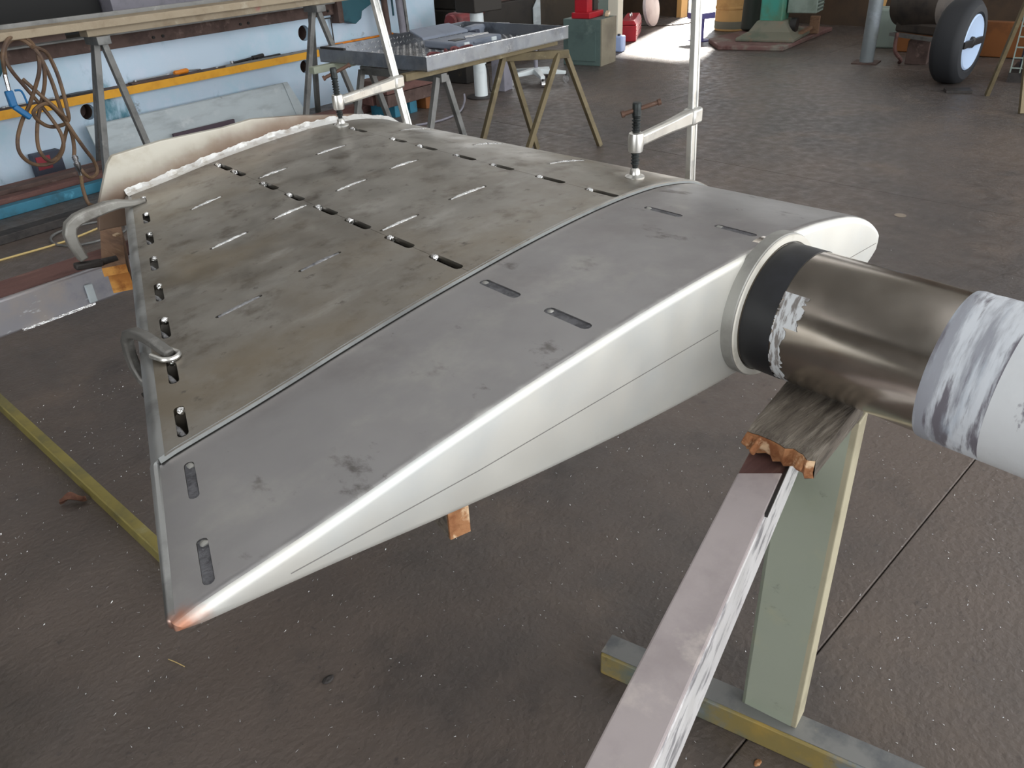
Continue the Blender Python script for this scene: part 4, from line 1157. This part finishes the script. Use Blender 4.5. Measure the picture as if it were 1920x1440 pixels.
for i in range(46):                                   # bars on the inner side of the raised back edge
    for j in range(2):
        x, z = .03+i*.0298, .025+j*.032
        a_ = pi/4 if (i+j) % 2 else -pi/4
        dv = Vector((cos(a_), 0, sin(a_))); nv = Vector((-sin(a_), 0, cos(a_)))
        c_ = Vector((x, TWy-.006, z))
        g.add([c_-dv*.012, c_+nv*.003, c_+dv*.012, c_-nv*.003, c_+Vector((0, -.0022, 0))], [(0, 1, 4), (1, 2, 4), (2, 3, 4), (3, 0, 4)])
o = g.build('tread_pattern', 'tread_alu', tray, local=True, smooth=False, fix=False); o['kind'] = 'stuff'
MB().box((.006, TWy*.86, .085), (.02, .22, .012)).build('torn_edge', 'tool_black', tray, local=True, smooth=False)
TXF = Matrix.Translation(ta) @ Matrix.Rotation(TR, 4, 'Z')
def TW(x, y, z): return TXF @ Vector((x, y, z))
for y, lab in ((.10, 'olive steel bar under the near edge of the tray'), (TWy-.10, 'grey-green steel bar under the far edge of the tray')):
    solo(MB().bar(TW(-.10 if y < .5 else -.16, y, TZ0-.022), TW(TWx-.02, y, TZ0-.022), .05, .040).build('support_bar', 'trestle_olive' if y < .5 else 'zinc_green', None, bevel=.003, smooth=False), lab, 'bar', 'bars under the tray')
# tool case
t = thing('tool_case', 'open grey plastic tool case lying in the checker plate tray', 'case', tuple(TW(.88, .50, TZ0+.0085)), TR)
MB().box((0, 0, .022), (.46, .30, .044)).build('shell', 'case_grey', t, local=True, bevel=.012)
g = MB().prism([Vector(p) for p in ((-.23, .15, .044), (.23, .15, .044), (.20, .30, .085), (-.20, .30, .085))], (0, .010, .018))
g.build('lid', 'case_grey', t, local=True, bevel=.006, smooth=False)
for x in (-.14, .14): MB().box((x, -.152, .026), (.05, .012, .024)).build('latch', 'white_enamel', t, local=True, bevel=.003, smooth=False)
MB().box((-.02, -.155, .026), (.10, .010, .014)).build('handle', 'case_grey', t, local=True, bevel=.003, smooth=False)
MB().box((-.12, -.05, .0455), (.10, .07, .004)).build('insert', 'tool_black', t, local=True, smooth=False)
for x in (-.02, .06, .12): MB().cyl((x, -.03, .046), (x+.07, -.06, .048), .009, 10).build('bit', 'chrome', t, local=True)
t = thing('drill_body', 'grey power tool lying beyond the case in the tray', 'power tool', tuple(TW(1.24, .72, TZ0+.0085)), TR)
MB().box((0, 0, .035), (.20, .09, .07), .25).build('body', 'case_grey', t, local=True, bevel=.02)
MB().cyl((.08, .02, .04), (.18, .05, .04), .028, 16, .020).build('nose', 'case_grey', t, local=True)
MB().box((-.06, -.05, .028), (.06, .08, .045), .25).build('battery', 'slate', t, local=True, bevel=.008)
# red cord heap
pts = []
for i in range(60):
    a_ = i*.55
    pts.append(TW(.34+.0055*i+.055*cos(a_), .27+.055*sin(a_*1.1)+.0006*i, TZ0+.018+.010*sin(i*.9)+.004))
solo(MB().tube(pts, .009, n=6, smooth=3).build('coiled_cord', 'red_cord', None), 'tangled dull red cord in the near corner of the tray', 'cord')
solo(MB().bar(TW(.10, .36, TZ0+.012), TW(.24, .30, TZ0+.012), .02, .010).build('chalk_stick', 'white_enamel', None, bevel=.003, smooth=False), 'white marker stick lying on the bare left part of the tray', 'marker')

def sawhorse(label, loc_, rz, Lh, spread, ht, group, m='trestle_olive'):
    """ridge along local y, legs splayed along x"""
    t = thing('sawhorse', label, 'sawhorse', loc_, rz, group)
    MB().box((0, 0, ht-.025), (.05, Lh+.06, .05)).build('ridge', m, t, local=True, bevel=.003, smooth=False)
    for y in (-Lh/2, Lh/2):
        for sx in (-1, 1):
            MB().bar((sx*.035, y, ht-.02), (sx*spread, y, 0), .036, .030, (0, 1, 0)).build('leg', m, t, local=True, bevel=.002, smooth=False)
    return t
HT = TZ0-.044
t = thing('sawhorse', 'olive sawhorse with crossed legs under the right end of the tray', 'sawhorse', (4.12, 3.98, 0), 0, 'sawhorses under the tray')
MB().bar((3.97, 4.13, HT-.025), (4.31, 3.82, HT-.025), .05, .05).build('ridge', 'trestle_olive', t, bevel=.003, smooth=False)
for p_, q_ in (((3.97, 4.10, HT-.02), (3.66, 4.10, 0)), ((4.02, 4.10, HT-.02), (4.27, 4.10, 0)), ((4.25, 3.86, HT-.02), (3.86, 3.85, 0)), ((4.31, 3.85, HT-.02), (4.60, 3.78, 0))):
    MB().bar(p_, q_, .036, .030, (0, 1, 0)).build('leg', 'trestle_olive', t, bevel=.002, smooth=False)
sawhorse('grey sawhorse under the left end of the tray', (3.22, 4.24, 0), TR, .66, .26, HT, 'sawhorses under the tray', 'grey_steel')

# ------------------------------------------------------------------ background behind the tray
t = thing('pipe_column', 'white enamelled pipe column with round foot behind the tray', 'column', (5.36, 5.86, 0))
MB().rev((0, 0, 0), (0, 0, 1), [(0, .14), (.012, .14), (.016, .075), (.016, .0)], n=32, cap0=True, cap1=False).build('foot_plate', 'dark_iron', t, local=True)
MB().rev((0, 0, .012), (0, 0, 1), [(0, .062), (.72, .062), (.725, .05)], n=32).build('pipe', 'white_enamel', t, local=True)
MB().tube([(.02, -.064, .30), (.05, -.066, .18), (.07, -.055, .05), (.16, -.06, .03)], .006, n=6).build('cable', 'tool_black', t, local=True)
MB().box((.05, .02, .88), (.34, .26, .28)).build('head', 'dark_machine', t, local=True, bevel=.01)
solo(MB().box((5.72, 5.94, .30), (.16, .14, .60), .3).build('grey_pedestal', 'grey_paint', None, bevel=.006, smooth=False), 'dull grey square pedestal right of the white pipe column', 'pedestal')
# star base of a swivel chair
t = thing('swivel_chair', 'swivel chair with white five-star base and castors beyond the tray', 'chair', (6.18, 5.92, 0))
MB().rev((0, 0, .085), (0, 0, 1), [(0, .05), (.05, .045), (.06, .03)], n=20).build('hub', 'white_enamel', t, local=True)
MB().cyl((0, 0, .14), (0, 0, .44), .022, 14).build('gas_lift', 'grey_paint', t, local=True)
for k_ in range(5):
    a_ = radians(20+72*k_)
    e_ = Vector((cos(a_), sin(a_), 0))
    ar = MB()
    P = []
    sd = Vector((-sin(a_), cos(a_), 0))
    for q_, ww, z0, z1 in ((.03, .035, .085, .14), (.30, .022, .075, .105)):
        for x, z in ((-1, z0), (1, z0), (1, z1), (-1, z1)): P.append(e_*q_ + sd*(x*ww) + Vector((0, 0, z)))
    ar.add(P, [(0, 1, 2, 3), (4, 5, 6, 7), (0, 1, 5, 4), (1, 2, 6, 5), (2, 3, 7, 6), (3, 0, 4, 7)])
    arm = ar.build('base_arm', 'white_enamel', t, local=True, bevel=.006, smooth=False)
    cw = MB(); cw.cyl(e_*.30+sd*-.018+Vector((0, 0, .032)), e_*.30+sd*.018+Vector((0, 0, .032)), .032, 18); cw.build('castor_wheel', 'chrome', arm, local=True)
    MB().cyl(e_*.30+Vector((0, 0, .04)), e_*.30+Vector((0, 0, .08)), .010, 10).build('castor_stem', 'tool_black', arm, local=True)
MB().rev((0, 0, .43), (0, 0, 1), [(0, .12), (.02, .20), (.05, .22), (.075, .20), (.08, .0)], n=28, cap1=False).build('seat', 'tool_black', t, local=True)
# dark bulk machine and red machine behind the tray
t = thing('dark_lathe', 'dark oily lathe cabinet behind the tray', 'machine', (6.95, 7.55, 0), radians(6))
MB().box((0, 0, .31), (1.5, .6, .60)).build('bed', 'dark_machine', t, local=True, bevel=.01, smooth=False)
MB().box((-.45, -.05, .78), (.5, .5, .34)).build('headstock', 'dark_machine', t, local=True, bevel=.02)
MB().box((.35, .0, .66), (.6, .42, .10)).build('slide', 'rust_brown', t, local=True, bevel=.01, smooth=False)
MB().cyl((-.19, -.05, .80), (.02, -.05, .80), .08, 24).build('chuck', 'dark_iron', t, local=True)
g = MB().prism([Vector(p) for p in ((.62, -.32, .30), (.76, -.32, .30), (.76, -.32, .66), (.62, -.32, .50))], (0, .01, 0)); g.build('splash_plate', 'pale_board', t, local=True, smooth=False)
t = thing('red_grinder', 'faded red bench machine behind the far rim of the tray', 'machine', (5.86, 6.62, 0), radians(8))
MB().box((0, 0, .22), (.30, .26, .44)).build('stand', 'dark_machine', t, local=True, bevel=.01, smooth=False)
MB().box((0, 0, .56), (.32, .22, .20)).build('body', 'red_machine', t, local=True, bevel=.04)
MB().cyl((.10, -.03, .68), (.26, -.03, .70), .09, 24).build('wheel_guard', 'red_machine', t, local=True)
MB().cyl((-.20, 0, .58), (.0, 0, .58), .07, 20).build('motor_end', 'red_machine', t, local=True)
MB().bar((-.1, -.12, .50), (.02, -.20, .40), .02, .02).build('lever', 'dark_iron', t, local=True, smooth=False)
for x, y, r_, m_, lab in ((5.02, 6.72, .030, 'rust_brown', 'brown pipe standing upright just right of the blue press'), (5.18, 6.70, .034, 'grey_paint', 'grey pipe standing upright second right of the blue press'), (5.30, 6.78, .018, 'grey_steel', 'thin steel pipe standing upright before the dark wall')):
    solo(MB().cyl((x, y, 0), (x+.02, y+.12, 1.6), r_, 14).build('pipe_length', m_, None), lab, 'pipe', 'pipes standing beside the press')
# green and tan cabinet with the red vice
t = thing('vice_stand', 'green and tan steel stand carrying a red vice', 'stand', (7.36, 6.22, 0), radians(13))
MB().box((0, 0, .235), (.36, .46, .47)).build('cabinet', 'cabinet_green', t, local=True, bevel=.006, smooth=False)
MB().box((.0, -.235, .235), (.36, .012, .47)).build('front_sheet', 'cabinet_tan', t, local=True, smooth=False)
MB().box((-.185, 0, .20), (.010, .34, .30)).build('door', 'cabinet_green', t, local=True, smooth=False)
t = thing('bench_vice', 'red bench vice with bare steel rod on the green stand', 'vice', (7.36, 6.22, .4715), radians(13))
MB().box((.0, .02, .03), (.34, .22, .058)).build('base', 'red_paint', t, local=True, bevel=.006, smooth=False)
MB().box((-.06, .04, .13), (.12, .16, .15)).build('fixed_jaw', 'red_paint', t, local=True, bevel=.01, smooth=False)
MB().box((.12, .05, .12), (.10, .15, .13)).build('moving_jaw', 'dark_machine', t, local=True, bevel=.01, smooth=False)
MB().bar((.02, -.20, .022), (.22, -.12, .026), .045, .040).build('steel_bar', 'brass_bar', t, local=True, bevel=.008)
MB().cyl((.17, .05, .12), (.30, .05, .12), .014, 12).build('spindle', 'dark_iron', t, local=True)
# cream post, toolbox, bucket, disc, mat
solo(MB().box((8.62, 6.86, 2.4), (.14, .14, 4.8), .2).build('roof_post', 'cream_post', None, bevel=.006, smooth=False), 'cream painted square roof post left of the red toolbox', 'post')
solo(MB().box((9.35, 7.75, 1.2), (.35, .12, 2.4), .1).build('wall_panel', 'cabinet_green', None, bevel=.006, smooth=False), 'grey-green steel panel standing behind the red toolbox', 'panel')
t = thing('plastic_canister', 'small pale blue plastic canister beside the vice stand', 'canister', (8.16, 6.42, 0), .3)
MB().box((0, 0, .09), (.13, .11, .18)).build('body', 'pale_blue', t, local=True, bevel=.02)
MB().cyl((-.03, 0, .17), (-.03, 0, .20), .018, 14).build('cap', 'slate', t, local=True)
TBX = thing('tool_box', 'red steel toolbox on the sunlit floor by the cream post', 'toolbox', (9.22, 7.08, 0), radians(33))
MB().box((0, 0, .095), (.90, .22, .19)).build('body', 'red_paint', TBX, local=True, bevel=.01, smooth=False)
g = MB().prism([Vector(p) for p in ((-.45, -.11, .195), (-.45, .11, .195), (-.45, .08, .245), (-.45, -.08, .245))], (.90, 0, 0)); g.build('lid', 'red_paint', TBX, local=True, bevel=.006, smooth=False)
for z in (.07, .13): MB().box((0, -.113, z), (.86, .008, .008)).build('ridge', 'red_paint', TBX, local=True, smooth=False)
MB().tube([(-.12, 0, .245), (-.11, 0, .285), (.11, 0, .285), (.12, 0, .245)], .009, n=8).build('handle', 'chrome', TBX, local=True)
solo(MB().rev((10.12, 7.46, .238), Vector((.22, -.95, .15)), [(0, .0), (0, .20), (.02, .235), (.06, .235), (.08, .20), (.08, .0)], n=40, cap0=False, cap1=False).build('cable_drum_disc', 'white_plastic', None), 'white plastic disc leaning upright behind the red toolbox', 'disc')
MT = thing('floor_grating', 'dark oval mesh mat on the floor near the bright doorway', 'mat', (10.65, 7.6, 0))
MB().rev((0, 0, .001), (0, 0, 1), [(0, .46), (.012, .46), (.012, .0)], n=40, cap1=False).build('mat', 'mesh_dark', MT, local=True)
for k_ in range(9):
    MB().box((0, -.36+k_*.09, .016), (2*sqrt(.44**2-(-.36+k_*.09)**2), .012, .006)).build('rib', 'mesh_dark', MT, local=True, smooth=False)
# blue stand, ochre drum, dark column, teal machine on its plinth
t = thing('stool_stand', 'violet-blue steel stool stand at the bright doorway', 'stand', (9.30, 6.05, .0), radians(-20))
MB().box((0, 0, .295), (.26, .22, .07)).build('top', 'violet_paint', t, local=True, bevel=.006, smooth=False)
MB().box((.01, 0, .135), (.055, .055, .25)).build('post', 'violet_paint', t, local=True, bevel=.004, smooth=False)
MB().box((.01, 0, .006), (.22, .20, .012)).build('foot_plate', 'violet_paint', t, local=True, smooth=False)
t = thing('oil_drum', 'ochre steel drum between the blue stand and teal machine', 'drum', (10.36, 6.25, 0))
MB().rev((0, 0, .001), (0, 0, 1), [(0, .22), (.01, .23), (.26, .225), (.27, .235), (.29, .235), (.30, .225), (.56, .225), (.57, .235), (.59, .235), (.60, .225), (.86, .225), (.88, .22)], n=36).build('body', 'ochre', t, local=True)
MB().rev((0, 0, .03), (0, 0, 1), [(0, .233), (.09, .233)], n=36, cap0=False, cap1=False).build('dirty_band', 'dusty_base', t, local=True)
solo(MB().rev((10.02, 5.78, .059), (.06, 0, 1), [(0, .10), (.02, .115), (1.0, .115), (1.02, .09)], n=28).build('gas_cylinder', 'dark_green', None), 'tall dark green gas cylinder left of the teal machine', 'gas cylinder')
PLN = [Vector((8.78, 5.46, 0)), Vector((9.02, 4.76, 0)), Vector((10.75, 5.02, 0)), Vector((10.55, 5.92, 0)), Vector((9.2, 5.86, 0))]
solo(MB().prism(PLN, (0, 0, .05)).build('machine_plinth', 'plinth', None, bevel=.012, smooth=False), 'low red-edged concrete plinth under the teal machine', 'plinth')
t = thing('pillar_drill', 'teal machine pedestal with grey louvred box and flared dusty foot', 'machine', (9.62, 5.22, .051), radians(14))
g = MB()
P = []
for z, x0, x1, y0, y1 in ((0, -.42, .42, -.34, .34), (.035, -.42, .42, -.34, .34), (.09, -.24, .26, -.24, .24), (.20, -.16, .20, -.16, .17)):
    P += [Vector(q) for q in ((x0, y0, z), (x1, y0, z), (x1, y1, z), (x0, y1, z))]
fs = [(0, 1, 2, 3), (12, 13, 14, 15)]
for j in (0, 4, 8):
    for i in range(4): fs.append((j+i, j+(i+1) % 4, j+4+(i+1) % 4, j+4+i))
g.add(P, fs); g.build('foot', 'dusty_base', t, local=True, bevel=.01, smooth=False)
MB().box((.02, .02, .66), (.30, .27, .96)).build('column', 'teal_machine', t, local=True, bevel=.02, smooth=False)
MB().box((.16, -.30, .47), (.34, .34, .40)).build('control_box', 'grey_box', t, local=True, bevel=.01, smooth=False)
for k_ in range(9): MB().box((.16, -.475, .31+k_*.04), (.30, .012, .018), M=Matrix.Rotation(radians(30), 3, 'X')).build('louvre', 'louvre', t, local=True, smooth=False)
MB().cyl((-.02, -.20, .14), (-.02, -.27, .14), .085, 24).build('pulley', 'tool_black', t, local=True)
solo(MB().bar((9.48, 4.93, .065), (9.95, 4.92, .14), .05, .03).build('wood_offcut', 'brown_wood', None, smooth=False), 'sloping wooden offcut propped on the red-edged plinth', 'offcut')
solo(MB().box((10.10, 4.95, .15), (.07, .11, .195), .3).build('wood_block', 'brown_wood', None, bevel=.004, smooth=False), 'upright wooden block at the end of the sloping offcut', 'block')
# column of the shed on the right
t = thing('steel_column', 'grey tubular steel roof column in front of the dark vehicle', 'column', (8.74, 3.67, 0))
MB().cyl((0, 0, .002), (0, 0, 4.85), .068, 28).build('tube', 'column_paint', t, local=True)
MB().box((0, 0, .006), (.24, .24, .012), .2).build('base_plate', 'rust_brown', t, local=True, smooth=False)
for x, y, m_, lab in ((10.4, 4.35, 'ochre', 'ochre plank leaning upright behind the teal machine'), (10.2, 4.05, 'brass_bar', 'pale plank leaning upright left of the grey column')):
    solo(MB().bar((x, y, .0), (x+.55, y-.05, 1.6), .10, .04, (0, 1, 0)).build('leaning_plank', m_, None, smooth=False), lab, 'plank', 'planks leaning by the column')
solo(MB().box((9.85, 3.95, .20), (.34, .30, .40), .3).build('metal_bin', 'grey_box', None, bevel=.02), 'grey metal bin partly hidden by the tubular column', 'bin')
# vehicle chassis with the wheel
WC = Vector((8.10, 2.50, .345))
t = thing('tyre_assembly', 'black tyre with pale blue-white rim standing right of the column', 'wheel', (8.10, 2.62, 0))
WY = Vector((0, -1, 0))
MB().rev(WC+Vector((0, .24, 0)), WY, [(0, .22), (.0, .30), (.03, .335), (.06, .343), (.18, .343), (.21, .335), (.24, .30), (.245, .245), (.22, .225)], n=56, cap0=True, cap1=False).build('tyre', 'rubber', t)
rimo = MB().rev(WC+Vector((0, .04, 0)), WY, [(0, .222), (.035, .226), (.045, .215), (.03, .18), (.02, .0)], n=48, cap0=False, cap1=False).build('rim', 'wheel_white', t)
MB().box(WC+Vector((0, -.004, .0)), (.46, .02, .055)).build('hub_bar', 'tool_black', rimo, smooth=False)
MB().rev(WC+Vector((0, .03, 0)), WY, [(0, .05), (.035, .045), (.045, .03)], n=20).build('hub_cap', 'tool_black', rimo)
solo(MB().box((7.74, 2.42, .0125), (.14, .20, .022), .5).build('wheel_chock', 'dark_iron', None, smooth=False), 'dark flat chock under the black tyre', 'chock')
t = thing('vehicle_axle', 'dark greasy axle and engine housing between the column and tyre', 'axle', (8.95, 3.2, 0))
MB().bar((8.75, 2.90, .33), (8.98, 3.50, .33), .10, .10).build('axle_tube', 'engine_dark', t, bevel=.02)
MB().rev((9.05, 3.30, .52), Vector((.3, 1, 0)), [(-.30, .10), (-.26, .20), (-.1, .24), (.1, .25), (.26, .20), (.30, .12)], n=28).build('housing', 'engine_dark', t)
MB().box((9.15, 3.28, .86), (.5, .56, .40), .25).build('gearbox', 'engine_dark', t, bevel=.05)
MB().bar((8.62, 2.90, .265), (8.90, 3.52, .265), .08, .03).build('leaf_spring', 'grey_steel', t, smooth=False)
MB().box((8.96, 3.25, .11), (.20, .20, .22), .25).build('stand', 'rust_brown', t, bevel=.006, smooth=False)
MB().tube([(8.72, 3.40, .30), (8.68, 3.38, .15), (8.72, 3.32, .06), (8.80, 3.36, .02)], .018, n=8).build('brake_hose', 'rust_red', t)
solo(MB().box((9.65, 2.72, .17), (.10, 2.0, .33), radians(4)).build('orange_beam', 'orange_paint', None, bevel=.008, smooth=False), 'long orange beam on edge behind the black tyre', 'beam')
sawhorse('brown sawhorse standing on the right in front of the wire crate', (7.62, 1.72, 0), radians(38), .62, .34, .80, None)
t = thing('wire_crate', 'grey-green wire mesh crate at the right edge', 'crate', (8.72, 1.98, .0), radians(10))
MB().box((0, 0, .04), (.62, .62, .08)).build('pallet', 'dark_iron', t, local=True, smooth=False)
MB().box((0, .0, .24), (.50, .50, .28)).build('contents', 'slate', t, local=True, bevel=.03)
for k_ in range(9):
    x = -.30+k_*.075
    MB().box((x, -.30, .36), (.010, .010, .56)).build('upright_wire', 'grey_box', t, local=True, smooth=False)
    MB().box((-.30, x, .36), (.010, .010, .56)).build('upright_wire', 'grey_box', t, local=True, smooth=False)
for k_ in range(7):
    z = .12+k_*.085
    MB().box((0, -.306, z), (.61, .010, .010)).build('cross_wire', 'grey_box', t, local=True, smooth=False)
    MB().box((-.306, 0, z), (.010, .61, .010)).build('cross_wire', 'grey_box', t, local=True, smooth=False)
solo(MB().rev((4.383, 1.516, .0005), (0, 0, 1), [(0, .030), (.0010, .030), (.0010, .0)], n=20, cap1=False).build('steel_washer', 'tan_disc', None), 'tan disc lying on the floor beyond the fin nose', 'disc')
